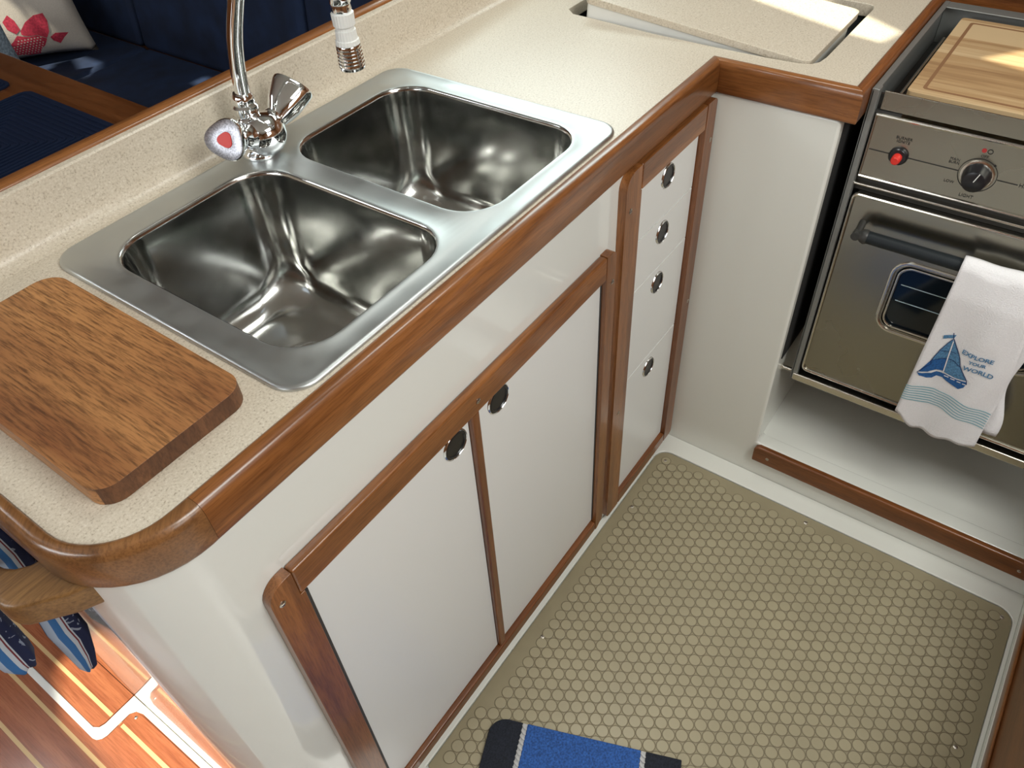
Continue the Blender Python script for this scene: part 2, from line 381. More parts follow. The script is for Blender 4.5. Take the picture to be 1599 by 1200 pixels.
# shell behind and above
bm = BM(); box(bm, -1.42, -1.40, -1.2, 3.4, -0.05, CEIL)
struct('wall_port', bm, HULL)
bm = BM(); box(bm, 1.98, 2.0, -1.2, 3.4, -0.05, CEIL); struct('wall_starboard', bm, HULL)
bm = BM(); box(bm, -1.42, 2.0, -1.22, -1.2, -0.05, CEIL); struct('wall_aft', bm, HULL)
bm = BM(); box(bm, -1.42, 2.0, 3.4, 3.42, -0.05, CEIL); struct('wall_forward', bm, HULL)
# deckhead with unseen openings, added and shaped so each casts one patch of sun
def hole(pts, z):
    out = []
    for x, y in pts:
        t = (CEIL - z) / (-SUN_DIR.z); out.append((x - SUN_DIR.x * t, y - SUN_DIR.y * t))
    return out
holes = [hole([(0.34, 0.60), (-0.06, 0.60), (-0.05, 1.05), (0.0, 1.15), (0.34, 1.20)], 0.0),
         hole([(1.34, 0.27), (1.395, 0.255), (1.50, 0.42), (1.62, 0.62), (1.40, 0.56)], H),
         hole([(1.383, 0.128), (1.446, 0.078), (1.48, -0.08), (1.34, -0.08), (1.366, 0.06)], 0.87),
         hole([(1.085, 2.555), (1.175, 2.535), (1.175, 2.425), (1.08, 2.365)], 0.47),
         hole([(1.222, 2.055), (1.272, 2.055), (1.264, 1.99), (1.215, 1.98)], 0.47),
         hole([(0.94, 2.56), (1.06, 2.56), (1.08, 2.66), (0.96, 2.70)], 0.66)]
bm = BM(); plate(bm, [(-1.42, -1.22), (2.0, -1.22), (2.0, 3.42), (-1.42, 3.42)], holes, 2, CEIL, CEIL + 0.004)
struct('ceiling', bm, DECK)

# saloon sole: teak planks with pale holly strips, hatch with white borders
def plank_mat():
    mt, nt, b = new_mat('teak_and_holly')
    return mt
bm = BM()
X0, X1 = -1.38, 0.050
lines = [0.004 - 0.0635 * k for k in range(-2, 22)]
box(bm, X0, X1, 0.47, 3.3, 0.0, 0.003, 0)
for x in lines:
    if X0 < x < X1 - 0.004: box(bm, x - 0.0035, x + 0.0035, 0.47, 3.3, 0.001, 0.0034, 1)
box(bm, 0.0501, 0.80, 0.976, 3.3, 0.0, 0.003, 0)
for k in range(1, 12): box(bm, 0.0675 + 0.0635 * (k - 1), 0.0745 + 0.0635 * (k - 1), 0.976, 3.3, 0.001, 0.0034, 1)
o = mk('sole_board', bm, [SOLE, HOLLY]); tag(o, 'reddish teak cabin sole with pale holly strips beside the cabinet end', 'floorboards')
hb = BM()
plate(hb, [(-0.0405, 3.2), (-0.0405, 0.975)] + [(-0.0405 + 0.02 - 0.02 * math.cos(a), 0.975 - 0.018 * math.sin(a)) for a in (0.5, 1.0, 1.5)] +
      [(0.012, 0.957), (0.024, 0.957), (0.034, 0.950), (0.0385, 0.935), (0.0385, 0.47), (0.0498, 0.47), (0.0498, 0.9785), (-0.012, 0.9785), (-0.022, 0.982), (-0.028, 0.992), (-0.028, 3.2)],
      [], 2, 0.0035, 0.0055)
o = mk('hatch_border', hb, simple('white_sole_border', (0.80, 0.80, 0.78), 0.35), bevel=0.001); tag(o, 'white moulded border around the lifting sole hatch', 'hatch border')
hb = BM()
plate(hb, [(-0.027, 3.1), (-0.027, 0.993), (-0.021, 0.983), (-0.011, 0.980), (0.0495, 0.980), (0.0495, 3.1)], [], 2, 0.0036, 0.0060, 0)
box(hb, 0.0005, 0.0075, 0.981, 3.09, 0.004, 0.0063, 1)
o = mk('floor_hatch', hb, [SOLE, HOLLY]); tag(o, 'lifting teak sole hatch with rounded corner inside the white border', 'hatch')
hb = BM()
plate(hb, [(-0.036, 0.47), (-0.036, 0.955), (0.010, 0.9545), (0.024, 0.9535), (0.033, 0.944), (0.036, 0.93), (0.036, 0.47)], [], 2, 0.0036, 0.0058, 0)
box(hb, 0.0005, 0.0075, 0.472, 0.95, 0.004, 0.0061, 1)
o = mk('sole_plank', hb, [SOLE, HOLLY]); tag(o, 'short teak sole plank with rounded end and holly stripe, nearest the cabinet corner', 'floorboard')
screw(o, (0.027, 0.940, 0.0060), (0, 0, 1), 0.003)

# ================================================================== WORKTOP
top = empty('worktop', (0.6, 0.7, H - 0.045), 'L-shaped speckled beige galley worktop with varnished teak edging', 'worktop')
SX0, SX1, SY0, SY1 = 0.278, 0.893, 0.478, 0.897
out = [(0.0605, 0.93)] + [(0.0605 + 0.07 - 0.07 * math.cos(a), 0.4735 + 0.07 - 0.07 * math.sin(a)) for a in [PI / 2 * i / 8 for i in range(9)]] + \
      [(1.1685, 0.4735), (1.1685, 0.2505), (1.76, 0.2505), (1.76, 0.93)]
fr_hole = [(1.219, 0.765), (1.2165, 0.72), (1.2065, 0.60), (1.2045, 0.46), (1.206, 0.385), (1.209, 0.352), (1.2155, 0.335), (1.228, 0.3265), (1.25, 0.3235), (1.475, 0.3235), (1.488, 0.327), (1.494, 0.337), (1.494, 0.77), (1.48, 0.784), (1.235, 0.784)]
bm = BM(); plate(bm, out, [rrect(SX0 + 0.015, SX1 - 0.015, SY0 + 0.012, SY1 - 0.02, 0.04), fr_hole], 2, H - 0.022, H)
mk('counter_slab', bm, LAM, top, bevel=0.0015)
# coved backsplash: profile swept along x
prof = [(0.9055, H - 0.001), (0.912, H + 0.0006), (0.919, H + 0.004), (0.9245, H + 0.010), (0.9275, H + 0.02), (0.931, H + 0.066), (0.9325, H + 0.0725), (0.935, H + 0.0745), (0.9445, H + 0.0745), (0.9445, H - 0.02), (0.9055, H - 0.02)]
bm = BM(); loft(bm, [[(x, y, z) for y, z in prof] for x in (0.0446, 1.76)], True, True, True)
mk('backsplash', bm, LAM, top, smooth=True, angle=30)
bm = BM(); plate(bm, [(y, z) for y, z in ((0.9447, H - 0.02), (0.9447, H + 0.0755), (0.947, H + 0.078), (0.966, H + 0.078), (0.972, H + 0.075), (0.975, H + 0.07), (0.975, H - 0.02))], [], 0, 0.0446, 1.76)
mk('backsplash_cap', bm, TEAK[0], top, smooth=True, angle=50)
# teak edging, one mesh per length; section: rounded top, flat face
def edging(name, path, mat, zt=H + 0.0035, zb=H - 0.046):
    """path: list of (inner point, outer point)"""
    loops = []
    for (a, b) in path:
        a = Vector((*a, 0)); b = Vector((*b, 0)); d = b - a; L = d.length; d.normalize()
        sec = [(0, -0.022), (0, 0.0), (0.001, 0.002), (0.004, 0.0034), (L - 0.009, 0.0036), (L - 0.005, 0.0022), (L - 0.0018, -0.002), (L, -0.008), (L, -0.042), (L - 0.001, -0.045), (L - 0.003, -0.0465), (0.002, -0.0465)]
        loops.append([(a.x + d.x * s, a.y + d.y * s, H + z) for s, z in sec])
    bm = BM(); loft(bm, loops, True, True, True)
    return mk(name, bm, mat, top, smooth=True, angle=50)
ri, ro, cx_, cy_ = 0.07, 0.098, 0.1305, 0.5435
cpath = []
for i in range(13):
    a = PI / 2 * i / 12
    cpath.append(((cx_ - ri * math.cos(a), cy_ - ri * math.sin(a)), (0.1425 - ro * math.cos(a), 0.551 - ro * math.sin(a))))
edging('worktop_edging', [((0.0605, 0.93), (0.0445, 0.93)), ((0.0605, 0.64), (0.0445, 0.64))], DTEAK[1])
edging('worktop_edging', [((0.0605, 0.6395), (0.0445, 0.6395))] + cpath + [((0.148, 0.4735), (0.148, 0.453))], OAKISH)
edging('worktop_edging', [((0.1483, 0.4735), (0.1483, 0.453)), ((1.1685, 0.4735), (1.150, 0.453))], TEAK[0])
edging('worktop_edging', [((1.1685, 0.473), (1.150, 0.4525)), ((1.1685, 0.2505), (1.150, 0.234))], TEAK[1])
edging('worktop_edging', [((1.169, 0.2505), (1.1505, 0.234)), ((1.76, 0.2505), (1.76, 0.234))], DTEAK[0])

# fridge lid, lifted and skewed in its opening
lid = empty('fridge_hatch_lid', (1.35, 0.335, H), 'tilted beige laminate fridge lid with white edge lying askew in its opening', 'fridge lid')
LB = rrect(1.2165, 1.452, 0.3375, 0.742, [0.014, 0.012, 0.012, 0.012], 4)
tilt = math.radians(4.8); pv = Vector((1.2165, 0.3375, H - 0.001))
Mt = Matrix.Translation(pv) @ Matrix.Rotation(tilt, 4, 'X') @ Matrix.Rotation(math.radians(-0.5), 4, 'Y') @ Matrix.Translation(-pv)
bm = BM(); plate(bm, LB, [], 2, H - 0.011, H + 0.001); bmesh.ops.transform(bm, matrix=Mt, verts=bm.verts); mk('lid_top', bm, LAM, lid, bevel=0.001)
bm = BM(); plate(bm, rrect(1.2185, 1.415, 0.3395, 0.740, 0.01, 4), [], 2, H - 0.055, H - 0.0112); bmesh.ops.transform(bm, matrix=Mt, verts=bm.verts); mk('lid_core', bm, WHITE, lid)
bm = BM(); box(bm, 1.165, 1.53, 0.30, 0.86, H - 0.30, H - 0.295); box(bm, 1.195, 1.199, 0.30, 0.86, H - 0.295, H - 0.023); box(bm, 1.50, 1.504, 0.30, 0.86, H - 0.295, H - 0.023)
box(bm, 1.199, 1.50, 0.30, 0.304, H - 0.295, H - 0.023); box(bm, 1.199, 1.50, 0.856, 0.86, H - 0.295, H - 0.023)
tag(mk('fridge_box', bm, simple('fridge_liner', (0.03, 0.035, 0.04), 0.6)), 'dark fridge well seen through the gap under the tilted lid', 'fridge')

# ================================================================== SINK
sink = empty('double_sink', (0.586, 0.692, H), 'brushed stainless double bowl sink set in the beige worktop', 'sink')
B1 = (0.317, 0.562, 0.511, 0.846); B2 = (0.604, 0.851, 0.511, 0.846)
bm = BM()
NN = 8
o0 = rrect(SX0, SX1, SY0, SY1, 0.034, NN)
def ins(d, z, base=(SX0, SX1, SY0, SY1), r=0.034): return [(p[0], p[1], z) for p in rrect(base[0] + d, base[1] - d, base[2] + d, base[3] - d, max(r - d, 0.004), NN)]
prof = [(0, H + 0.0003), (0.0, H + 0.002), (0.0008, H + 0.0036), (0.003, H + 0.0048), (0.006, H + 0.0046)]
loft(bm, [ins(d, z) for d, z in prof])
zf = H + 0.0042
rings = [ins(0.006, H + 0.0046), ins(0.010, zf)]
loft(bm, rings)
# flat web
es = []
def addloop(pts):
    vs = [bm.verts.new(p) for p in pts]
    for i in range(len(vs)): es.append(bm.edges.new((vs[i], vs[(i + 1) % len(vs)])))
addloop(ins(0.010, zf))
for B in (B1, B2): addloop(ins(-0.007, zf, B, 0.055 - 0.007 + 0.007 - 0.0))
bmesh.ops.triangle_fill(bm, use_beauty=True, edges=es)
for B in (B1, B2): loft(bm, [ins(-0.007, zf, B, 0.055), ins(-0.004, zf + 0.001, B, 0.055), ins(-0.001, zf + 0.0005, B, 0.055)])
bmesh.ops.remove_doubles(bm, verts=bm.verts, dist=0.00005)
mk('sink_rim', bm, RIM, sink, smooth=True, angle=60)
def bowl(B):
    bm = BM(); L = []
    L.append(ins(-0.001, zf + 0.0005, B, 0.055)); L.append(ins(0.001, zf - 0.0012, B, 0.055)); L.append(ins(0.002, zf - 0.006, B, 0.055))
    D = 0.19
    for k in range(1, 7):
        t = k / 6; z = zf - 0.006 - (D - 0.055) * t; L.append(ins(0.002 + 0.010 * t, z, B, 0.055))
    for k in range(1, 9):
        a = PI / 2 * k / 8; R = 0.048
        d = 0.012 + R * (1 - math.cos(a)); z = H - D + 0.049 - R * math.sin(a) - 0.001 * k / 8
        x0, x1, y0, y1 = B
        r = 0.055 + 0.012 * math.sin(a)
        L.append([(p[0], p[1], z) for p in rrect(x0 + d, x1 - d, y0 + d, y1 - d, r, NN)])
    cx, cy = (B[0] + B[1]) / 2, (B[2] + B[3]) / 2
    last = L[-1]; zb = H - D - 0.001
    for k in range(1, 5):
        t = k / 5; L.append([(p[0] + (cx + 0.04 * (p[0] - cx) / max(1e-6, math.hypot(p[0] - cx, p[1] - cy)) - p[0]) * t, p[1] + (cy + 0.04 * (p[1] - cy) / max(1e-6, math.hypot(p[0] - cx, p[1] - cy)) - p[1]) * t, zb - 0.003 * t) for p in last])
    c = L[-1]; L.append([((p[0] - cx) * 0.9 + cx, (p[1] - cy) * 0.9 + cy, zb - 0.007) for p in c])
    loft(bm, L, True, False, True)
    for f in bm.faces: f.normal_update()
    o = mk('sink_bowl', bm, BOWL, sink, smooth=True, angle=80)
    bm = BM(); lathe(bm, (cx, cy, zb - 0.0068), (0, 0, 1), [(0, 0.034), (0.002, 0.036), (0.0026, 0.034), (0.0010, 0.030), (0.0005, 0.010), (0.003, 0.008), (0.003, 0.003)], 28)
    mk('drain', bm, CHROME, o, smooth=True)
    return o
bowl(B1); bowl(B2)

# ================================================================== FAUCET
fx, fy = 0.583, 0.868; fz = H + 0.0045
fc = empty('mixer_faucet', (fx, fy, fz), 'chrome two-handle mixer faucet with high arched spout behind the sink', 'faucet')
bm = BM(); lathe(bm, (fx, fy, fz), (0, 0, 1), [(0, 0.026), (0.003, 0.0265), (0.007, 0.024), (0.010, 0.019), (0.016, 0.018), (0.024, 0.022), (0.034, 0.0245), (0.044, 0.0225), (0.052, 0.017), (0.056, 0.012)], 28)
lathe(bm, (fx + 0.004, fy - 0.010, fz + 0.006), (0.05, -0.1, 1), [(0, 0.020), (0.006, 0.025), (0.014, 0.0285), (0.024, 0.030), (0.034, 0.028), (0.042, 0.023), (0.049, 0.014)], 28)
lathe(bm, (fx, fy - 0.006, fz + 0.028), (-0.82, -0.35, 0.30), [(0, 0.018), (0.026, 0.0165), (0.034, 0.013)], 20)
lathe(bm, (fx + 0.004, fy - 0.006, fz + 0.024), (0.84, 0.10, 0.40), [(0, 0.018), (0.028, 0.0165), (0.036, 0.013)], 20)
mk('faucet_body', bm, CHROME, fc, smooth=True, angle=50)
def handle(p, ax, hot, k_=1.0):
    ax = Vector(ax).normalized(); tri = lambda a: 1 - 0.0 * a
    bm = BM(); u, v, d = frame_from(ax)
    tf = lambda k: (lambda a: 1 - k * (0.5 - 0.5 * math.cos(3 * a)) - 0.0)
    loops = []
    for t, r, k in ((0, 0.0125, 0), (0.004, 0.0135, 0), (0.010, 0.0165, 0.03), (0.020, 0.0215, 0.08), (0.034, 0.0250, 0.13), (0.043, 0.0272, 0.16), (0.0475, 0.0275, 0.16), (0.0495, 0.0262, 0.16)):
        loops.append(ring(Vector(p) + ax * t * k_, u, v, r * k_, 36, tf(k), 0.4))
    loft(bm, loops, True, True, False)
    o = mk('faucet_handle', bm, CHROME, fc, smooth=True, angle=45)
    bm = BM()
    l2 = [ring(Vector(p) + ax * t * k_, u, v, r * k_, 36, tf(0.16), 0.4) for t, r in ((0.0494, 0.0261), (0.0480, 0.0225), (0.0486, 0.012))]
    loft(bm, l2, True, False, True)
    mk('handle_cap', bm, simple('frosted_cap_metal', (0.42, 0.42, 0.46), 0.35, 0.8, noise=0.4, nscale=500), o, smooth=True)
    if hot:
        bm = BM(); l3 = [ring(Vector(p) + ax * t, u, v, r, 36, tf(0.20), 0.4) for t, r in ((0.0487, 0.0105), (0.0500, 0.010))]
        loft(bm, l3, True, True, True); tag(mk('hot_marker', bm, RED, o), 'red hot-water marker')
    return o
handle((fx - 0.031, fy - 0.012, fz + 0.042), (-0.80, -0.50, 0.36), True)
handle((fx + 0.036, fy - 0.003, fz + 0.031), (0.84, 0.10, 0.48), False, 1.1)
A = Vector((fx, fy + 0.004, 0)); Bv = Vector((0.657, 0.734, 0))
def sp(t, z): q = A + (Bv - A) * t; return Vector((q.x, q.y, z))
bm = BM(); lathe(bm, sp(0, fz + 0.050), (0, 0, 1), [(0, 0.0145), (0.006, 0.0155), (0.009, 0.0165), (0.016, 0.0165), (0.019, 0.0135), (0.022, 0.0145), (0.030, 0.0135), (0.034, 0.011)], 6 * 4, fn=lambda a: 1 - 0.03 * math.cos(6 * a))
mk('spout_collar', bm, CHROME, fc, smooth=True, angle=40)
path = bez(sp(0, 0.935), sp(0.02, 1.02), sp(0.10, 1.045), sp(0.19, 1.083), 14) + bez(sp(0.19, 1.083), sp(0.34, 1.145), sp(0.93, 1.19), sp(0.985, 1.092), 18)[1:]
bm = BM(); tube(bm, path, 0.0098, 18); mk('spout', bm, CHROME, fc, smooth=True, angle=60)
tip = sp(1.0, 0)
bm = BM(); lathe(bm, (tip.x, tip.y, 1.096), (0, 0, -1), [(0, 0.011), (0.003, 0.0125), (0.018, 0.0128), (0.020, 0.0112), (0.026, 0.0122), (0.031, 0.0105)], 24); mk('spout_end', bm, CHROME, fc, smooth=True, angle=40)
rib = lambda a: 1 - 0.035 * (0.5 + 0.5 * math.cos(22 * a))
bm = BM()
lathe(bm, (tip.x, tip.y, 1.067), (0, 0, -1), [(0, 0.0118), (0.001, 0.0138), (0.015, 0.0134), (0.0168, 0.0112), (0.020, 0.0108), (0.0205, 0.0126), (0.031, 0.0132), (0.032, 0.0145), (0.0372, 0.0150)], 132, fn=rib)
nz = mk('nozzle', bm, WHITE, fc, smooth=True, angle=40); nz['label'] = 'white ribbed plastic nozzle'
bm = BM()
pr_ = [(0, 0.0148)]; t = 0.0
for k in range(6): pr_ += [(t + 0.001, 0.0152 + 0.0002 * k), (t + 0.0032, 0.0154 + 0.0002 * k), (t + 0.0036, 0.0143 + 0.0002 * k), (t + 0.0042, 0.0143 + 0.0002 * k)]; t += 0.0042
pr_ += [(t + 0.001, 0.0160), (t + 0.004, 0.0155), (t + 0.005, 0.0135), (t + 0.003, 0.012), (t + 0.003, 0.002)]
lathe(bm, (tip.x, tip.y, 1.0295), (0, 0, -1), pr_, 30); a_ = mk('aerator', bm, CHROME, fc, smooth=True, angle=30); a_['label'] = 'chrome ringed aerator'

# ================================================================== CABINETS
def pull(parent, x, z, r=0.0235):
    y = FY - 0.0035
    bm = BM(); lathe(bm, (x, y + 0.003, z), (0, -1, 0), [(0, r), (0.003, r), (0.0055, r * 0.93), (0.0058, r * 0.90), (0.0045, r * 0.85), (0.001, r * 0.85)], 32, cap=False)
    o = mk('latch_pull', bm, CHROME, parent, smooth=True, angle=50)
    bm = BM(); lathe(bm, (x, y + 0.001, z), (0, -1, 0), [(0, r * 0.86), (0.0032, r * 0.86), (0.0036, r * 0.74), (0.0022, r * 0.70), (0.0022, r * 0.05)], 28)
    c = mk('latch_button', bm, BLACK, o, smooth=True, angle=50); c['label'] = 'black latch button'
    return o
def bevel_frame(outer, hole_, y0, y1, cuts, parent, name, mats):
    pass
def frame_part(parent, name, outer, mat, y1=FY - 0.0135):
    bm = BM(); plate(bm, outer, [], 1, FY - 0.0002, y1); return mk(name, bm, mat, parent, bevel=0.0035, seg=3)
# --- two-door cabinet
cab = empty('door_cabinet', (0.50, FY, 0.03), 'low galley cabinet with two white doors in a varnished teak frame', 'cabinet')
fx0, fx1, fz0, fz1 = 0.158, 0.841, 0.034, 0.722
ix0, ix1, iz0, iz1 = 0.198, 0.815, 0.060, 0.680
r_ = 0.024
def arcp(cx, cz, r, a0, a1, n=6): return [(cx + r * math.cos(a0 + (a1 - a0) * i / n), cz + r * math.sin(a0 + (a1 - a0) * i / n)) for i in range(n + 1)]
frame_part(cab, 'frame_rail', [(fx0 + 0.034, fz1), (fx1 - 0.026, fz1), (fx1 - 0.026, iz1), (fx0 + 0.034, iz1)], TEAK[0])
frame_part(cab, 'frame_stile', [(ix0, iz1), (fx0 + 0.0335, iz1), (fx0 + 0.0335, fz1)] + arcp(fx0 + r_, fz1 - r_, r_, PI / 2, PI) + arcp(fx0 + r_, fz0 + r_, r_, PI, 1.5 * PI) + [(ix0, fz0)], TEAK[2])
frame_part(cab, 'frame_stile', [(ix1, fz0 + 0.0), (fx1 - 0.02, fz0)] + arcp(fx1 - 0.012, fz0 + 0.02, 0.012, 1.5 * PI, 2 * PI)[1:] + arcp(fx1 - 0.012, fz1 - 0.012, 0.012, 0, PI / 2) + [(ix1, fz1)], TEAK[2])
frame_part(cab, 'frame_rail', [(ix0 + 0.0005, fz0), (ix1 - 0.0005, fz0), (ix1 - 0.0005, iz0), (ix0 + 0.0005, iz0)], DTEAK[0])
frame_part(cab, 'frame_divider', [(0.4885, iz0 + 0.0005), (0.5045, iz0 + 0.0005), (0.5045, iz1 - 0.0005), (0.4885, iz1 - 0.0005)], DTEAK[2], FY - 0.011)
def door(x0, x1, px, pz, hx, hr=0.0028):
    bm = BM(); plate(bm, [(x0, iz0 + 0.002), (x1, iz0 + 0.002), (x1, iz1 - 0.002), (x0, iz1 - 0.002)], [], 1, FY - 0.0003, FY - 0.0035)
    d = mk('door', bm, LAMW, cab, bevel=0.0008)
    bm = BM(); tube(bm, [(hx, FY - 0.0035 - hr, iz0 + 0.006), (hx, FY - 0.0035 - hr, iz1 - 0.010)], hr, 10); mk('hinge', bm, RUBBER, d, smooth=True)
    pull(d, px, pz); return d
door(ix0 + 0.002, 0.4875, 0.4585, 0.651, ix0 + 0.0035)
door(0.5055, ix1 - 0.0015, 0.5508, 0.654, ix1 - 0.0012, 0.0011)
for p in ((fx0 + 0.012, 0.693), (0.500, 0.700), (fx1 - 0.0095, 0.668)): screw(cab, (p[0], FY - 0.0134, p[1]), (0, -1, 0))
# --- four-drawer cabinet
drw = empty('drawer_cabinet', (1.0, FY, 0.03), 'narrow stack of four white drawers in a teak frame by the partition', 'cabinet')
gx0, gx1, gz0, gz1 = 0.861, 1.1515, 0.020, 0.8275
jx0, jx1, jz0, jz1 = 0.907, 1.117, 0.046, 0.786
frame_part(drw, 'frame_rail', [(gx0 + 0.044, gz1), (jx1 + 0.0005, gz1), (jx1 + 0.0005, jz1), (gx0 + 0.044, jz1)], TEAK[0])
frame_part(drw, 'frame_stile', [(jx0, jz1), (gx0 + 0.0435, jz1), (gx0 + 0.0435, gz1)] + arcp(gx0 + 0.026, gz1 - 0.026, 0.026, PI / 2, PI) + arcp(gx0 + 0.01, gz0 + 0.01, 0.01, PI, 1.5 * PI) + [(jx0, gz0)], TEAK[2])
frame_part(drw, 'frame_stile', [(jx1, gz0)] + arcp(gx1 - 0.008, gz0 + 0.008, 0.008, 1.5 * PI, 2 * PI) + arcp(gx1 - 0.01, gz1 - 0.01, 0.01, 0, PI / 2) + [(jx1 + 0.001, gz1)], DTEAK[2])
frame_part(drw, 'frame_rail', [(jx0 + 0.0005, gz0), (jx1 - 0.0005, gz0), (jx1 - 0.0005, jz0), (jx0 + 0.0005, jz0)], DTEAK[0])
zs = [jz1, 0.679, 0.577, 0.372, jz0]
for k, pz in enumerate((0.753, 0.648, 0.543, 0.337)):
    bm = BM(); plate(bm, [(jx0 + 0.0015, zs[k + 1] + 0.001), (jx1 - 0.0015, zs[k + 1] + 0.001), (jx1 - 0.0015, zs[k] - 0.001), (jx0 + 0.0015, zs[k] - 0.001)], [], 1, FY - 0.0003, FY - 0.0035)
    d = mk('drawer', bm, LAMW, drw, bevel=0.0005)
    pull(d, 1.0125, pz, 0.0215)
for p in ((gx0 + 0.014, 0.767), (gx1 - 0.0095, 0.757), (gx1 - 0.008, 0.415), (gx0 + 0.020, 0.33)): screw(drw, (p[0], FY - 0.0134, p[1]), (0, -1, 0))

# teak fiddle strip on the shelf edge under the stove
st = empty('fiddle_strip', (1.15, 0, 0.06), 'dark teak fiddle strip along the white ledge below the stove', 'wood strip')
bm = BM(); plate(bm, [(0.254, 0.058), (0.254, 0.098), (0.244, 0.1035), (-0.44, 0.1035), (-0.44, 0.058)], [], 0, 1.141, 1.1548)
mk('strip', bm, DTEAK[1], st, bevel=0.004, seg=3)
for y in (0.222, -0.268): screw(st, (1.141, y, 0.081), (-1, 0, 0), 0.0035)

# ================================================================== FLOOR MAT
mt_ = empty('galley_mat', (0.68, 0.08, 0.0), 'olive beige rubber floor mat patterned with raised round studs', 'floor mat')
bm = BM(); MX0, MX1, MY0, MY1 = 0.264, 1.1045, -0.296, 0.4485
plate(bm, rrect(MX0, MX1, MY0, MY1, [0.004, 0.028, 0.028, 0.004]), [], 2, 0.0008, 0.0042)
p_ = 0.0227; ang = math.radians(1.1)
ux, uy = math.cos(ang), math.sin(ang); vx, vy = math.cos(ang + PI / 3), math.sin(ang + PI / 3)
for i in range(-60, 60):
    for j in range(-60, 60):
        x = 0.70 + p_ * (i * ux + j * vx); y = 0.1 + p_ * (i * uy + j * vy)
        if MX0 + 0.022 < x < MX1 - 0.022 and MY0 + 0.020 < y < MY1 - 0.020:
            prof = [(0.0040, 0.0104), (0.0048, 0.0102), (0.0052, 0.0094)]
            rg = [[bm.verts.new((x + r * math.cos(2 * PI * k / 14), y + r * math.sin(2 * PI * k / 14), z)) for k in range(14)] for z, r in prof]
            for a, b in zip(rg, rg[1:]):
                for k in range(14): bm.faces.new((a[k], a[(k + 1) % 14], b[(k + 1) % 14], b[k])).material_index = 1
            bm.faces.new(rg[-1]).material_index = 1
            gr = [[bm.verts.new((x + r * math.cos(2 * PI * k / 14), y + r * math.sin(2 * PI * k / 14), z)) for k in range(14)] for z, r in ((0.00445, 0.0104), (0.00445 + 0.0001 * ((i + 2 * j) % 3), 0.0114))]
            for k in range(14): bm.faces.new((gr[0][k], gr[0][(k + 1) % 14], gr[1][(k + 1) % 14], gr[1][k])).material_index = 2
mk('mat_sheet', bm, [MAT1, MAT2, MAT3], mt_)
for x, y in ((1.0795, 0.4233), (0.9264, 0.4235), (0.5689, 0.4174), (1.0896, 0.1014), (1.085, -0.2779), (0.7925, -0.2681)):
    screw(mt_, (x, y, 0.0042), (0, 0, 1), 0.0042)
# ------- rug
rg_ = empty('small_rug', (0.30, 0.25, 0.005), 'blue and dark navy rug with twisted rope pattern on the floor mat', 'rug')
e1 = Vector((0.364, -0.932, 0)); e2 = Vector((-0.932, -0.364, 0))      # along far edge, away from it
RC = Vector((0.3935, 0.4055, 0))
def rp(a, b, z): q = RC + e1 * a + e2 * b; return (q.x, q.y, z)
def rslab(bm, pts, z0, z1):
    A_ = [bm.verts.new(rp(a, b, z0)) for a, b in pts]; B_ = [bm.verts.new(rp(a, b, z1)) for a, b in pts]
    bm.faces.new(A_); bm.faces.new(B_); n = len(pts)
    for i in range(n): bm.faces.new((A_[i], A_[(i + 1) % n], B_[(i + 1) % n], B_[i]))
cor = [(0.030 - 0.030 * math.sin(t), 0.030 - 0.030 * math.cos(t)) for t in [PI / 2 * i / 8 for i in range(9)]]
bm = BM(); rslab(bm, [(0.056, 0)] + cor + [(0, 0.34), (0.056, 0.34)], 0.0055, 0.0125); q = mk('rug_band', bm, RUGN, rg_, bevel=0.002); q['label'] = 'near-black navy band'
bm = BM(); rslab(bm, [(0.064, 0), (0.064, 0.34), (0.262, 0.34), (0.262, 0)], 0.0055, 0.0125); q = mk('rug_band', bm, RUGB, rg_, bevel=0.002); q['label'] = 'bright blue band'
bm = BM(); rslab(bm, [(0.270, 0), (0.270, 0.34), (0.33, 0.34), (0.33, 0)], 0.0055, 0.0125); q = mk('rug_band', bm, RUGN, rg_, bevel=0.002); q['label'] = 'second near-black band'
for a0 in (0.060, 0.266):
    bm = BM(); rslab(bm, [(a0 - 0.004, 0.001), (a0 - 0.004, 0.34), (a0 + 0.004, 0.34), (a0 + 0.004, 0.001)], 0.0055, 0.011)
    k = 0.004
    while k < 0.335:
        c0 = Vector(rp(a0 - 0.0042, k, 0.0125)); c1 = Vector(rp(a0 + 0.0042, k + 0.007, 0.0125))
        tube(bm, [c0, c0 * .7 + c1 * .3, c0 * .3 + c1 * .7, c1], [0.0012, 0.0030, 0.0030, 0.0012], 8); k += 0.0088
    mk('rug_rope', bm, ROPE, rg_, smooth=True)

# ================================================================== CUTTING BOARD ON WORKTOP
bm = BM(); plate(bm, rrect(0.101, 0.259, 0.5165, 0.838, [0.022, 0.022, 0.026, 0.024], 8), [], 2, H + 0.0003, H + 0.0215)
bmesh.ops.recalc_face_normals(bm, faces=bm.faces)
for q in bm.faces:
    q.normal_update()
    if q.normal.y < -0.5 and abs(q.normal.z) < 0.3: q.material_index = 1
o = mk('cutting_board', bm, [BOARDW, ENDGRAIN], None, bevel=0.005, seg=4)
tag(o, 'worn reddish brown wooden cutting board lying left of the sink', 'cutting board')

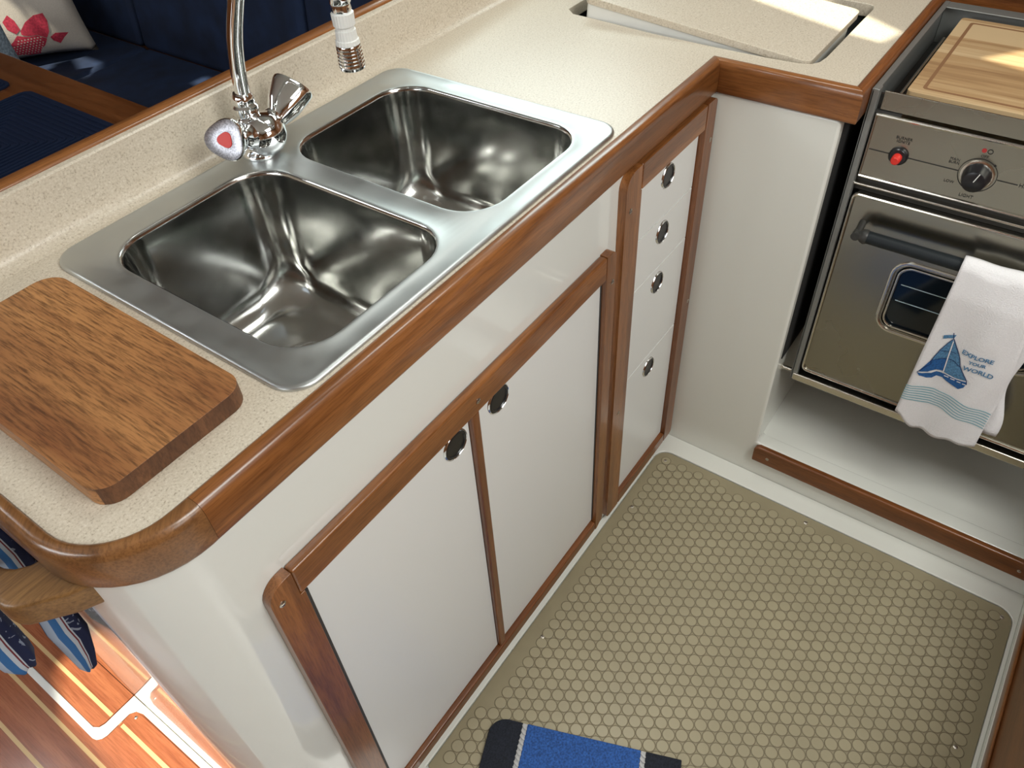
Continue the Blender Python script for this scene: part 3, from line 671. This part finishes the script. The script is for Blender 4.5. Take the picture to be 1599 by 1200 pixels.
# ================================================================== RAIL AND TOWEL AT COUNTER END
rail = empty('towel_rail', (0.03, 0.6, 0.80), 'golden brown wooden towel rail projecting under the rounded worktop corner', 'towel rail')
ob = [(0.0500, 0.5175), (0.040, 0.5225), (0.0165, 0.541), (0.008, 0.548), (0.003, 0.556), (0.001, 0.567), (0.001, 0.93), (0.0225, 0.93), (0.0225, 0.605), (0.0245, 0.594), (0.030, 0.584), (0.040, 0.576), (0.0500, 0.573), (0.075, 0.573), (0.085, 0.500), (0.068, 0.508)]
bm = BM(); plate(bm, ob, [], 2, 0.797, 0.8318); mk('rail_bar', bm, RAILW, rail, bevel=0.006, seg=4)
nt2 = empty('hanging_towel', (0.01, 0.68, 0.80), 'navy printed towel with blue and white bands hung over the wooden rail', 'towel')
def lobe(name, prof, ymid, thick, bands=True):
    """prof: (z, xleft, xright) from top to bottom; a flattened gathered tube"""
    bm = BM(); lay = bm.verts.layers.float.new('band'); N = 28; loops = []
    for (z, xl, xr, y) in prof:
        lp = []
        for k in range(N):
            a = 2 * PI * k / N; c = math.cos(a); s = math.sin(a)
            x = (xl + xr) / 2 + (xr - xl) / 2 * c
            yy = y + thick * s * (1 + 0.25 * math.sin(5 * a)) * min(1, (xr - xl) / 0.02)
            lp.append((x, yy, z, (c + 1) / 2 if s < 0 else 1.0))
        loops.append(lp)
    rings = []
    for lp in loops:
        r = []
        for x, y, z, b in lp:
            v = bm.verts.new((x, y, z)); v[lay] = b; r.append(v)
        rings.append(r)
    for a, b in zip(rings, rings[1:]):
        for i in range(N): bm.faces.new((a[i], a[(i + 1) % N], b[(i + 1) % N], b[i]))
    bm.faces.new(rings[0]); bm.faces.new(rings[-1])
    return mk(name, bm, NTOWEL, nt2, smooth=True, angle=80)
lobe('towel_end', [(0.838, 0.008, 0.022, .66), (0.835, 0.018, 0.040, .66), (0.82, 0.0245, 0.052, .655), (0.79, 0.0245, 0.054, .65), (0.72, 0.020, 0.050, .65), (0.66, 0.0125, 0.0475, .65), (0.635, 0.0125, 0.047, .65), (0.605, 0.0125, 0.039, .65), (0.585, 0.0125, 0.031, .65), (0.576, 0.015, 0.025, .65), (0.5735, 0.018, 0.022, .65)], .65, 0.014)
lobe('towel_end', [(0.838, 0.005, 0.018, .66), (0.836, -0.006, 0.012, .66), (0.82, -0.012, 0.0005, .66), (0.78, -0.020, 0.0005, .665), (0.72, -0.030, 0.001, .67), (0.68, -0.036, 0.001, .67), (0.655, -0.037, 0.000, .67), (0.640, -0.036, -0.002, .67), (0.630, -0.030, -0.007, .67), (0.627, -0.024, -0.012, .67)], .67, 0.014)

# ================================================================== STOVE
SXF = 1.200
stv = empty('gimballed_stove', (1.40, -0.03, 0.28), 'stainless steel gimballed boat stove with oven, hung in the white recess', 'stove')
YL, YR = 0.2325, -0.300
bm = BM(); plate(bm, [(1.188, 0.285), (1.58, 0.285), (1.58, 0.872), (1.188, 0.872)], [], 1, YL, YL - 0.0035); box(bm, 1.188, 1.205, YL - 0.0105, YL + 0.0005, 0.283, 0.874); box(bm, 1.188, 1.58, YL - 0.009, YL, 0.872, 0.8745)
mk('side_panel', bm, STOVED, stv, bevel=0.001)
bm = BM(); plate(bm, [(1.188, 0.285), (1.58, 0.285), (1.58, 0.872), (1.188, 0.872)], [], 1, YR, YR + 0.0035); mk('side_panel', bm, STOVED, stv, bevel=0.001)
bm = BM(); box(bm, 1.225, 1.575, YR + 0.004, YL - 0.004, 0.30, 0.808); mk('oven_body', bm, DARK, stv)
bm = BM(); box(bm, 1.565, 1.58, YR + 0.004, YL - 0.004, 0.30, 0.8715); box(bm, 1.552, 1.58, YR + 0.004, YL - 0.004, 0.8715, 0.874); mk('back_panel', bm, STOVED, stv, bevel=0.001)
# bottom front bar
bm = BM(); box(bm, 1.185, 1.24, YR + 0.0036, YL - 0.0036, 0.283, 0.2995); mk('bottom_bar', bm, STOVEB, stv, bevel=0.002)
bm = BM(); box(bm, 1.24, 1.57, YR + 0.0036, YL - 0.0036, 0.283, 0.2865); mk('bottom_panel', bm, STOVE, stv)
# oven door: pressed sheet with bead and window opening
DY0, DY1, DZ0, DZ1 = YR + 0.012, 0.2185, 0.309, 0.7045
bm = BM()
wy0, wy1, wz0, wz1 = -0.125, 0.1155, 0.470, 0.601
plate(bm, rrect(DY0, DY1, DZ0, DZ1, 0.010), [rrect(wy0, wy1, wz0, wz1, 0.022)], 0, 1.196, 1.220)
dr = mk('oven_door', bm, STOVE, stv, bevel=0.004, seg=3)
bm = BM()
for (i, x) in ((0, 1.1965), ):
    pts = [(x, p[0], p[1]) for p in rrect(wy0 - 0.006, wy1 + 0.006, wz0 - 0.006, wz1 + 0.006, 0.028)]; pts.append(pts[0]); tube(bm, pts, 0.0038, 10, False)
    pts = [(x, p[0], p[1]) for p in rrect(wy0 + 0.004, wy1 - 0.004, wz0 + 0.004, wz1 - 0.004, 0.02)]; pts.append(pts[0]); tube(bm, pts, 0.0022, 10, False)
mk('window_bead', bm, STOVEB, dr, smooth=True)
bm = BM(); plate(bm, rrect(wy0, wy1, wz0, wz1, 0.022), [], 0, 1.201, 1.203); mk('oven_window', bm, GLASS, dr)
bm = BM()
for z in (0.527, 0.560):
    tube(bm, [(1.2000, wy0 + 0.01, z), (1.2000, wy1 - 0.012, z)], 0.0008, 6)
for y in (0.10, 0.09, 0.06, 0.03): tube(bm, [(1.2000, y, 0.528), (1.2000, y, 0.5265)], 0.0008, 6)
mk('oven_rack', bm, RACK, dr)
bm = BM(); pts = [(1.1945, p[0], p[1]) for p in rrect(DY0 + 0.002, DY1 - 0.002, DZ0 + 0.002, DZ1 - 0.002, 0.010)]; pts.append(pts[0]); tube(bm, pts, 0.0028, 8, False); mk('door_bead', bm, STOVEB, dr, smooth=True)
# handle
HXp, HZ = 1.166, 0.650
hb = empty
bm = BM(); tube(bm, [(HXp, 0.1755, HZ), (HXp, -0.255, HZ)], 0.0105, 20)
hnd = mk('door_handle', bm, HANDLE, dr, smooth=True, angle=50)
for (y, s) in ((0.176, 1), (-0.256, -1)):
    bm = BM()
    lathe(bm, (HXp, y, HZ), (0, s, 0), [(-0.004, 0.0112), (0.000, 0.0125), (0.006, 0.0105), (0.010, 0.007), (0.016, 0.007)], 14)
    tube(bm, [(HXp, y + s * 0.013, HZ), (HXp + 0.031, y + s * 0.015, HZ + 0.004)], 0.006, 10)
    lathe(bm, (HXp - 0.008, y + s * 0.014, HZ - 0.001), (1, 0, 0), [(0, 0.007), (0.016, 0.007)], 12)
    mk('handle_bracket', bm, DARK, dr, smooth=True, angle=50)
# control panel
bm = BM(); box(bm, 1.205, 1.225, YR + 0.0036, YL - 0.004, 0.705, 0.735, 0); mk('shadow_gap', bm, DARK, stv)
bm = BM(); box(bm, 1.1945, 1.21, YR + 0.004, YL - 0.008, 0.7165, 0.7215); mk('trim_bead', bm, STOVEB, stv, bevel=0.002)
bm = BM(); CZ0, CZ1 = 0.733, 0.8355
plate(bm, rrect(YR + 0.006, 0.2185, CZ0, CZ1, 0.002), [], 0, 1.1965, 1.225)
cp = mk('control_panel', bm, STOVE, stv, bevel=0.001)
bm = BM()
for z in (CZ0 + 0.001, CZ1 - 0.001): tube(bm, [(1.196, YR + 0.006, z), (1.196, 0.2185, z)], 0.0026, 8)
tube(bm, [(1.196, 0.2180, CZ0), (1.196, 0.2180, CZ1)], 0.0016, 8)
mk('panel_bead', bm, STOVEB, cp, smooth=True)
bm = BM()
zl = 0.7795
for y0, y1 in ((0.2150, 0.185), (0.157, 0.0865), (0.034, 0.007)): box(bm, 1.1958, 1.1966, y1, y0, zl - 0.0006, zl + 0.0006)
ring_ = [(1.1958, 0.0605 + 0.0255 * math.cos(a), zl + 0.0255 * math.sin(a)) for a in [math.radians(20 + 320 * i / 40 - 90 - 0) for i in range(41)]]
tube(bm, ring_, 0.0005, 5)
lathe(bm, (1.1955, 0.0435, zl + 0.020), (1, 0, 0), [(0, 0.0022), (0.0009, 0.0022)], 3)
mk('dial_marking', bm, BLKP, cp)
bm = BM(); lathe(bm, (1.1957, 0.0640, 0.8175), (1, 0, 0), [(0, 0.0032), (0.0009, 0.0032)], 16); mk('burner_mark', bm, REDP, cp)
bm = BM(); pts = [(1.1958, 0.0560 + 0.0032 * math.cos(a), 0.8175 + 0.0032 * math.sin(a)) for a in [2 * PI * i / 16 for i in range(17)]]; tube(bm, pts, 0.0005, 5, False); mk('burner_mark', bm, BLKP, cp)
def put_text(parent, body, size, y, z, x=1.1958, mat=BLKP, nm='lettering'):
    bm = text_mesh(body, size)
    M = Matrix(((0, 0, -1, x), (-1, 0, 0, y), (0, 1, 0, z), (0, 0, 0, 1)))
    bmesh.ops.transform(bm, matrix=M, verts=bm.verts)
    return mk(nm, bm, mat, parent, flat_n=True)
put_text(cp, 'BURNER\nIGNITE', 0.0062, 0.1705, 0.8045)
put_text(cp, 'OFF', 0.0060, 0.0605, 0.8090)
put_text(cp, 'MAIN\nBURN', 0.0056, 0.0955, 0.7925)
put_text(cp, 'LOW', 0.0060, 0.0930, 0.7600)
put_text(cp, 'LIGHT', 0.0070, 0.0640, 0.7440)
put_text(cp, 'HI', 0.0085, 0.0015, zl)
# knob
bm = BM(); lathe(bm, (1.1965, 0.0605, zl), (-1, 0, 0), [(0, 0.0225), (0.0015, 0.0225), (0.0025, 0.019)], 36); kb = mk('oven_knob', bm, STOVEB, cp, smooth=True, angle=40)
bm = BM(); lathe(bm, (1.194, 0.0605, zl), (-1, 0, 0), [(0, 0.0195), (0.004, 0.0190), (0.018, 0.0165), (0.021, 0.0155), (0.022, 0.0140)], 36, fn=lambda a: 1 - 0.012 * math.cos(18 * a)); k2 = mk('knob_grip', bm, BLACK, kb, smooth=True, angle=35)
bm = BM(); tube(bm, [(1.1718, 0.0605, zl + 0.001), (1.1718, 0.0560, zl + 0.0145)], 0.0007, 6); mk('pointer_line', bm, WHITE, kb)
bm = BM(); lathe(bm, (1.1965, 0.1710, zl), (-1, 0, 0), [(0, 0.0140), (0.003, 0.0140), (0.006, 0.0115), (0.0065, 0.0085)], 28); ig = mk('ignite_button', bm, BLACK, cp, smooth=True, angle=40)
bm = BM(); lathe(bm, (1.190, 0.1710, zl), (-1, 0, 0), [(0, 0.0070), (0.012, 0.0066), (0.014, 0.0050)], 20); x_ = mk('button_cap', bm, RED, ig, smooth=True, angle=40); x_['label'] = 'red push cap'
# top fiddle and cooktop
bm = BM(); box(bm, 1.1985, 1.2015, YR + 0.004, 0.2165, 0.8415, 0.8695); box(bm, 1.2015, 1.212, YR + 0.004, 0.2170, 0.8415, 0.8435); mk('front_fiddle', bm, STOVE, stv, bevel=0.0008)
bm = BM(); box(bm, 1.204, 1.21, 0.2175, 0.2290, 0.836, 0.862); box(bm, 1.197, 1.205, 0.185, 0.222, 0.8365, 0.8405); mk('fiddle_clip', bm, DARK, stv)
bm = BM(); box(bm, 1.205, 1.565, YR + 0.004, YL - 0.004, 0.806, 0.810); mk('cooktop_pan', bm, DARK, stv)
bm = BM()
for y in (0.203, -0.05, -0.28): tube(bm, [(1.212, y, 0.842), (1.215, y, 0.846), (1.49, y, 0.846), (1.493, y, 0.840), (1.493, y, 0.812)], 0.0028, 8)
for x in (1.25, 1.35, 1.45): tube(bm, [(x, 0.203, 0.842), (x, -0.28, 0.842)], 0.0022, 8)
mk('pan_rack', bm, RACK, stv, smooth=True)
# pivot pin between stove side and recess wall
bm = BM(); lathe(bm, (1.192, 0.2345, 0.300), (0, 1, 0), [(0, 0.004), (0.017, 0.004), (0.017, 0.007), (0.0205, 0.007)], 14); mk('pivot_pin', bm, STOVEB, stv, smooth=True, angle=40)
# board lying on the cooktop
bm = BM(); bb = rrect(1.222, 1.540, -0.262, 0.1925, 0.008)
plate(bm, bb, [], 2, 0.8492, 0.866)
cb = empty('bread_board', (1.38, -0.03, 0.849), 'light striped maple board with a juice groove lying on the stove top', 'cutting board')
mk('board', bm, MAPLE, cb, bevel=0.003)
bm = BM(); plate(bm, rrect(1.239, 1.523, -0.245, 0.1755, 0.006), [rrect(1.244, 1.518, -0.240, 0.1705, 0.004)], 2, 0.8655, 0.8663); mk('juice_groove', bm, MAPLEG, cb)

# ================================================================== TOWEL ON OVEN HANDLE
tw = empty('dish_towel', (1.15, -0.035, 0.65), 'white embroidered dish towel with blue sailboat hanging on the oven handle', 'towel')
def tx(y, z):      # front surface of the towel
    hang = max(0.0, 0.655 - z)
    fold = 0.0035 * math.sin((y * 58) + 1.3 + 2.0 * hang) * min(1, hang / 0.12) + 0.0022 * math.sin(y * 123 + z * 31) * min(1, hang / 0.2)
    return 1.1505 - 0.006 * min(1, hang / 0.05) + 0.010 * min(1, hang / 0.35) + fold
def zbot(y): return 0.308 + 0.010 * (y + 0.10) / 0.13 * 0 + 0.004 * math.sin(y * 70)
def towel_panel(name, yl, yr, zb_fn, off, wid_fn=None, sideways=0.0):
    bm = BM(); ny, nz = 26, 50; rows = []
    for j in range(nz + 1):
        t = j / nz; row = []
        for i in range(ny + 1):
            s = i / ny
            y = yl(t) + (yr(t) - yl(t)) * s
            zb = zb_fn(s)
            z = 0.652 - (0.652 - zb) * t
            row.append((tx(y, z) + off, y, z))
        rows.append(row)
    # over the handle
    pre = []
    for k in range(7):
        a = PI / 2 * (6 - k) / 6 * 1.0; row = []
        for i in range(ny + 1):
            y = yl(0) + (yr(0) - yl(0)) * i / ny
            R_ = 0.0150 + off * 0 + 0.0010 * math.sin(y * 90)
            row.append((HXp - R_ * math.cos(a) + (0.0 if k < 6 else 0) , y, HZ + R_ * math.sin(a)))
        pre.append(row)
    rows = pre[:-1] + rows
    rings = [[bm.verts.new(p) for p in r] for r in rows]
    for a, b in zip(rings, rings[1:]):
        for i in range(ny): bm.faces.new((a[i], a[i + 1], b[i + 1], b[i]))
    o = mk(name, bm, TOWEL, tw, smooth=True, angle=180)
    so_ = o.modifiers.new('thick', 'SOLIDIFY'); so_.thickness = 0.0035; so_.offset = 1.0 if True else -1
    return o
tf_ = towel_panel('towel_front', lambda t: 0.030 + 0.004 * t, lambda t: -0.086 - 0.017 * min(1, t * 1.6), lambda s: 0.336 - 0.030 * min(1, s * 4) + 0.012 * s + 0.002 * math.sin(s * 21), 0.0)
# back layer, peeping out on the right
bm = BM(); rows = []
for j in range(31):
    t = j / 30; z = 0.655 - (0.655 - 0.350) * t; row = []
    for i in range(13):
        s = i / 12; yr = -0.088 - 0.034 * t + 0.006 * math.sin(t * 12); y = 0.022 + (yr - 0.022) * s
        row.append((1.181 - 0.016 * t + 0.002 * math.sin(y * 100 + t * 3), y, z))
    rows.append(row)
rings = [[bm.verts.new(p) for p in r] for r in rows]
for a, b in zip(rings, rings[1:]):
    for i in range(12): bm.faces.new((a[i], a[i + 1], b[i + 1], b[i]))
tb = mk('towel_back', bm, TOWEL, tw, smooth=True, angle=180); mo = tb.modifiers.new('thick', 'SOLIDIFY'); mo.thickness = 0.003; mo.offset = 0
# decoration stitched on the front: conforms to the cloth
def decal(name, polys, mat, eps=0.0009, cut=0.006):
    bm = BM()
    for P in polys:
        vs = [bm.verts.new((0, y, z)) for y, z in P]; bm.faces.new(vs)
    bmesh.ops.triangulate(bm, faces=bm.faces)
    for _ in range(3):
        es = [e for e in bm.edges if e.calc_length() > cut]
        if not es: break
        bmesh.ops.subdivide_edges(bm, edges=es, cuts=1); bmesh.ops.triangulate(bm, faces=bm.faces)
    for v in bm.verts: v.co.x = tx(v.co.y, v.co.z) - 0.0036 - eps
    for f in bm.faces:
        f.normal_update()
        if f.normal.x > 0: f.normal_flip()
    return mk(name, bm, mat, tw, flat_n=True)
def stroke(pts, w):
    out = []
    for a, b in zip(pts, pts[1:]):
        a = Vector(a); b = Vector(b); d = (b - a)
        if d.length < 1e-6: continue
        d.normalize(); n = Vector((-d.y, d.x)) * w / 2; e = d * w * 0.3
        out.append([tuple(a - e + n), tuple(b + e + n), tuple(b + e - n), tuple(a - e - n)])
    return out
# sailboat, coordinates (y, z) on the cloth
hull = [(0.0262, 0.4422), (0.0212, 0.4346), (0.0099, 0.4317), (0.0023, 0.4351), (-0.0027, 0.4436), (-0.0121, 0.4461), (-0.027, 0.4416), (-0.0407, 0.4356), (-0.0468, 0.4423), (-0.0488, 0.4521), (-0.0466, 0.4584), (-0.0352, 0.4572), (-0.0218, 0.4575), (-0.0097, 0.4561), (0.0001, 0.4522), (0.0078, 0.4443), (0.0188, 0.441)]
hull2 = [(0.0253, 0.4439), (0.0188, 0.4574), (0.012, 0.4658), (0.014, 0.4747), (-0.0076, 0.4856), (-0.0097, 0.4586), (0.0011, 0.4554), (0.0118, 0.446)]
main = [(0.0141, 0.4734), (0.0119, 0.4842), (0.0076, 0.5019), (0.0017, 0.5189), (-0.003, 0.5293), (-0.0049, 0.5187), (-0.0079, 0.487)]
jib = [(-0.0037, 0.5296), (-0.0107, 0.5168), (-0.0234, 0.4973), (-0.0282, 0.4854), (-0.0372, 0.4731), (-0.046, 0.4593), (-0.0285, 0.4574), (-0.0103, 0.4577), (-0.0087, 0.4874), (-0.0055, 0.5143)]
flag = [(-0.0045, 0.5392), (0.0067, 0.5343), (0.0122, 0.5312), (0.0084, 0.5296), (0.0113, 0.5243), (0.0048, 0.5283), (-0.0032, 0.5312)]
decal('embroidered_boat', [hull2, hull], EMB1)
decal('embroidered_sail', [main, jib], EMB2, 0.0010)
decal('embroidered_outline', stroke([(0.0002, 0.5414), (-0.003, 0.5293), (0.0017, 0.5189), (0.0076, 0.5019), (0.0119, 0.4842), (0.0137, 0.4723), (0.012, 0.4658), (0.0184, 0.4563), (0.026, 0.4428)], 0.0012) +
      stroke([(-0.0037, 0.5296), (-0.0107, 0.5168), (-0.0234, 0.4973), (-0.0282, 0.4854), (-0.0372, 0.4731), (-0.0463, 0.4595), (-0.0488, 0.4521)], 0.0012) +
      stroke([(0.0141, 0.4734), (0.0014, 0.4827), (-0.009, 0.4864), (-0.0171, 0.4869), (-0.0282, 0.483)], 0.0012) + stroke([(0.0066, 0.4988), (-0.004, 0.5017), (-0.0151, 0.5026)], 0.0012), EMB3, 0.0013)
decal('embroidered_mast', stroke([(-0.0044, 0.5242), (-0.0066, 0.4936), (-0.01, 0.455)], 0.0017) +
      stroke([(0.0239, 0.4434), (0.0147, 0.4444), (0.0067, 0.4462), (0.0004, 0.4533), (-0.0097, 0.4561), (-0.0218, 0.4575), (-0.0352, 0.4572), (-0.0458, 0.4575)], 0.0018) +
      stroke([(-0.0136, 0.4519), (-0.0198, 0.4535)], 0.0018) + stroke([(-0.024, 0.4532), (-0.0298, 0.4536)], 0.0018) + stroke([(-0.0343, 0.4523), (-0.0394, 0.452)], 0.0018) + stroke([(-0.0432, 0.4506), (-0.0473, 0.4508)], 0.0018), TOWEL, 0.0017)
decal('embroidered_flag', [flag], EMB2, 0.0012)
def zst(y, k): 
    top = [(0.0355, 0.4085), (0.024, 0.4055), (0.0135, 0.4070), (-0.0096, 0.4166), (-0.028, 0.4150), (-0.0439, 0.4111), (-0.0755, 0.4070), (-0.1055, 0.4037)]
    for (a, za), (b, zb) in zip(top, top[1:]):
        if b <= y <= a: return za + (zb - za) * (a - y) / (a - b) - 0.0056 * k
    return top[-1][1] - 0.0056 * k
for k in range(7):
    pts = [(y, zst(y, k)) for y in [0.0335 - 0.1345 * i / 16 for i in range(17)]]
    decal('towel_stripe', stroke(pts, 0.0019), STRIPE, 0.0009, 0.012)
def towel_text(body, size, yc, zc):
    bm = text_mesh(body, size, 0.00032)
    for v in bm.verts:
        a, b = v.co.x, v.co.y; v.co = Vector((0, yc - a, zc + b))
    bmesh.ops.triangulate(bm, faces=bm.faces)
    for v in bm.verts: v.co.x = tx(v.co.y, v.co.z) - 0.0036 - 0.0016
    for f in bm.faces:
        f.normal_update()
        if f.normal.x > 0: f.normal_flip()
    return mk('embroidered_lettering', bm, EMB2, tw, flat_n=True)
towel_text('EXPLORE', 0.0115, -0.0455, 0.5125)
towel_text('YOUR', 0.0092, -0.0495, 0.4995)
towel_text('WORLD', 0.0122, -0.0555, 0.4850)

# ================================================================== SALOON BEYOND
tbl = empty('dinette_table', (0.5, 1.9, 0.0), 'varnished wooden saloon table behind the backsplash with blue placemats', 'table')
TZ = 0.72
bm = BM(); plate(bm, rrect(0.15, 0.775, 1.30, 2.36, 0.04), [], 2, TZ - 0.024, TZ); mk('tabletop', bm, SALOONW[1], tbl, bevel=0.004)
bm = BM(); box(bm, 0.42, 0.48, 1.55, 2.2, 0.0036, TZ - 0.025); mk('table_pedestal', bm, SALOONW[2], tbl, bevel=0.003)
def quilt(x0, x1, y0, y1, lab):
    bm = BM(); plate(bm, rrect(x0, x1, y0, y1, 0.022, 8), [], 2, TZ + 0.0005, TZ + 0.004)
    cx = x0 + (x1 - x0) * 0.5; cyc = (y0 + y1) / 2
    # raised stitching in nested rounded chevrons
    k = 0.012
    while k < min(x1 - x0, y1 - y0) / 2 - 0.01:
        lp = rrect(x0 + k, x1 - k, y0 + k, y1 - k, 0.006, 2); pts = [(p[0], p[1], TZ + 0.004) for p in lp]; pts.append(pts[0]); tube(bm, pts, 0.0026, 6, False); k += 0.012
    o = mk('placemat', bm, NAVYM, None, smooth=True, angle=60); tag(o, lab, 'placemat', 'placemats on the saloon table'); return o
quilt(0.31, 0.690, 1.42, 1.785, 'navy quilted placemat on the saloon table, nearer the faucet')
quilt(0.31, 0.690, 1.842, 2.22, 'navy quilted placemat on the saloon table, the farther one by the pillow')
sofa = empty('settee', (1.2, 2.2, 0.0), 'dark navy suede L-shaped saloon settee with separate cushions', 'sofa')
def cushion(name, x0, x1, y0, y1, z0, z1, lean=0.0, bev=0.02):
    bm = BM(); box(bm, x0, x1, y0, y1, z0, z1)
    if lean:
        for v in bm.verts:
            v.co.x += (v.co.z - z0) * lean
    return mk(name, bm, NAVY, sofa, bevel=bev, seg=4)
bm = BM(); box(bm, 0.82, 1.9, 1.0, 3.3, 0.0036, 0.33); box(bm, 0.20, 0.82, 2.42, 3.3, 0.0036, 0.33); mk('settee_base', bm, SALOONW[1], sofa)
cushion('seat_cushion', 0.80, 1.33, 1.02, 2.398, 0.33, 0.47)
cushion('seat_cushion', 0.20, 1.33, 2.402, 3.25, 0.33, 0.47)
for y0, y1 in ((1.02, 1.648), (1.652, 2.418), (2.422, 3.25)): cushion('back_cushion', 1.315, 1.47, y0, y1, 0.46, 0.98, 0.12, 0.025)
cushion('back_cushion', 0.55, 1.30, 3.0, 3.12, 0.471, 0.95, 0.0, 0.025)
# pillows
def pillow_mesh(c, u, v, n, w, h, th, N=22):
    bm = BM(); top_, bot_ = [], []
    def co(s, t, side):
        a = 2 * s - 1; b = 2 * t - 1
        pin = 1 - 0.10 * (1 - abs(b) ** 2) * abs(a) ** 3
        pin2 = 1 - 0.10 * (1 - abs(a) ** 2) * abs(b) ** 3
        d = th * ((1 - a ** 4) * (1 - b ** 4)) ** 0.45
        d += 0.004 * math.sin(9 * a + 5 * b) * (1 - a * a) * (1 - b * b)
        return c + u * (a * w / 2 * pin) + v * (b * h / 2 * pin2) + n * (d * side)
    gt = [[bm.verts.new(co(i / N, j / N, 1)) for j in range(N + 1)] for i in range(N + 1)]
    gb = [[gt[i][j] if i in (0, N) or j in (0, N) else bm.verts.new(co(i / N, j / N, -1)) for j in range(N + 1)] for i in range(N + 1)]
    for i in range(N):
        for j in range(N):
            bm.faces.new((gt[i][j], gt[i + 1][j], gt[i + 1][j + 1], gt[i][j + 1])); bm.faces.new((gb[i][j], gb[i][j + 1], gb[i + 1][j + 1], gb[i + 1][j]))
    return bm, co
u = Vector((0.865, -0.50, 0)).normalized(); n = Vector((-0.50, -0.80, 0.20)).normalized(); v = n.cross(u).normalized() * 1.0
if v.z < 0: v = -v
pw = 0.42; pc = Vector((1.235, 2.515, 0.468)) - u * (pw / 2 - 0.0) + v * (pw / 2) + Vector((0, 0.01, 0))
bm, co = pillow_mesh(pc, u, v, n, pw, pw, 0.070)
pil = empty('throw_pillow', (1.0, 2.6, 0.47), 'cream throw pillow with a red fish print leaning on the navy settee', 'pillow')
mk('pillow_cover', bm, CREAM, pil, smooth=True, angle=180)
def onpillow(polys, name, mat, lift):
    bm = BM()
    for P in polys: bm.faces.new([bm.verts.new((a, b, 0)) for a, b in P])
    bmesh.ops.triangulate(bm, faces=bm.faces)
    for _ in range(3):
        es = [e for e in bm.edges if e.calc_length() > 0.04]
        if not es: break
        bmesh.ops.subdivide_edges(bm, edges=es, cuts=1); bmesh.ops.triangulate(bm, faces=bm.faces)
    for w_ in bm.verts: w_.co = co(w_.co.x, w_.co.y, 1) + n * lift
    return mk(name, bm, mat, pil)
def leaf(cx, cy, L, W, ang, N=12):
    out = []
    for i in range(N):
        a = 2 * PI * i / N; x = L / 2 * math.cos(a); y = W / 2 * math.sin(a) * (1 - 0.35 * math.cos(a))
        out.append((cx + x * math.cos(ang) - y * math.sin(ang), cy + x * math.sin(ang) + y * math.cos(ang)))
    return out
onpillow([[(0.572, 0.226), (0.627, 0.279), (0.695, 0.313), (0.759, 0.316), (0.768, 0.263), (0.75, 0.192), (0.718, 0.15), (0.668, 0.181), (0.605, 0.183), (0.57, 0.2)]], 'red_print', CORAL, 0.001)
onpillow([[(0.49, 0.304), (0.536, 0.342), (0.564, 0.301), (0.576, 0.236), (0.539, 0.212), (0.499, 0.251)]], 'red_print', CORAL, 0.001)
onpillow([[(0.74, 0.152), (0.783, 0.175), (0.871, 0.162), (0.83, 0.134), (0.786, 0.094), (0.749, 0.123)]], 'red_print', CORAL, 0.001)
onpillow([[(0.539, 0.201), (0.603, 0.178), (0.667, 0.179), (0.716, 0.146), (0.685, 0.098), (0.652, 0.072), (0.627, 0.028), (0.558, 0.031), (0.455, 0.063), (0.425, 0.09), (0.455, 0.133), (0.502, 0.166)]], 'red_print', CORAL, 0.0012)
dots = []
for i in range(12):
    for j in range(8):
        a = 0.45 + 0.021 * i + (0.0105 if j % 2 else 0); b = 0.048 + 0.019 * j
        if 0.455 + abs(b - 0.09) * 0.9 < a < 0.69 - 0.9 * max(0, 0.09 - b) and b < 0.165: dots.append(leaf(a, b, 0.011, 0.011, 0, 6))
onpillow(dots, 'scale_dots', CREAM, 0.0018)
pc2 = Vector((0.825, 2.475, 0.645)); bm, _c = pillow_mesh(pc2, Vector((1, -0.05, 0)).normalized(), Vector((0, 0, 1)), Vector((-0.05, -1, 0)).normalized(), 0.32, 0.34, 0.045)
o = mk('knit_pillow', bm, GREYP, None, smooth=True, angle=180); tag(o, 'grey blue knitted pillow just showing at the edge beside the fish pillow', 'pillow')
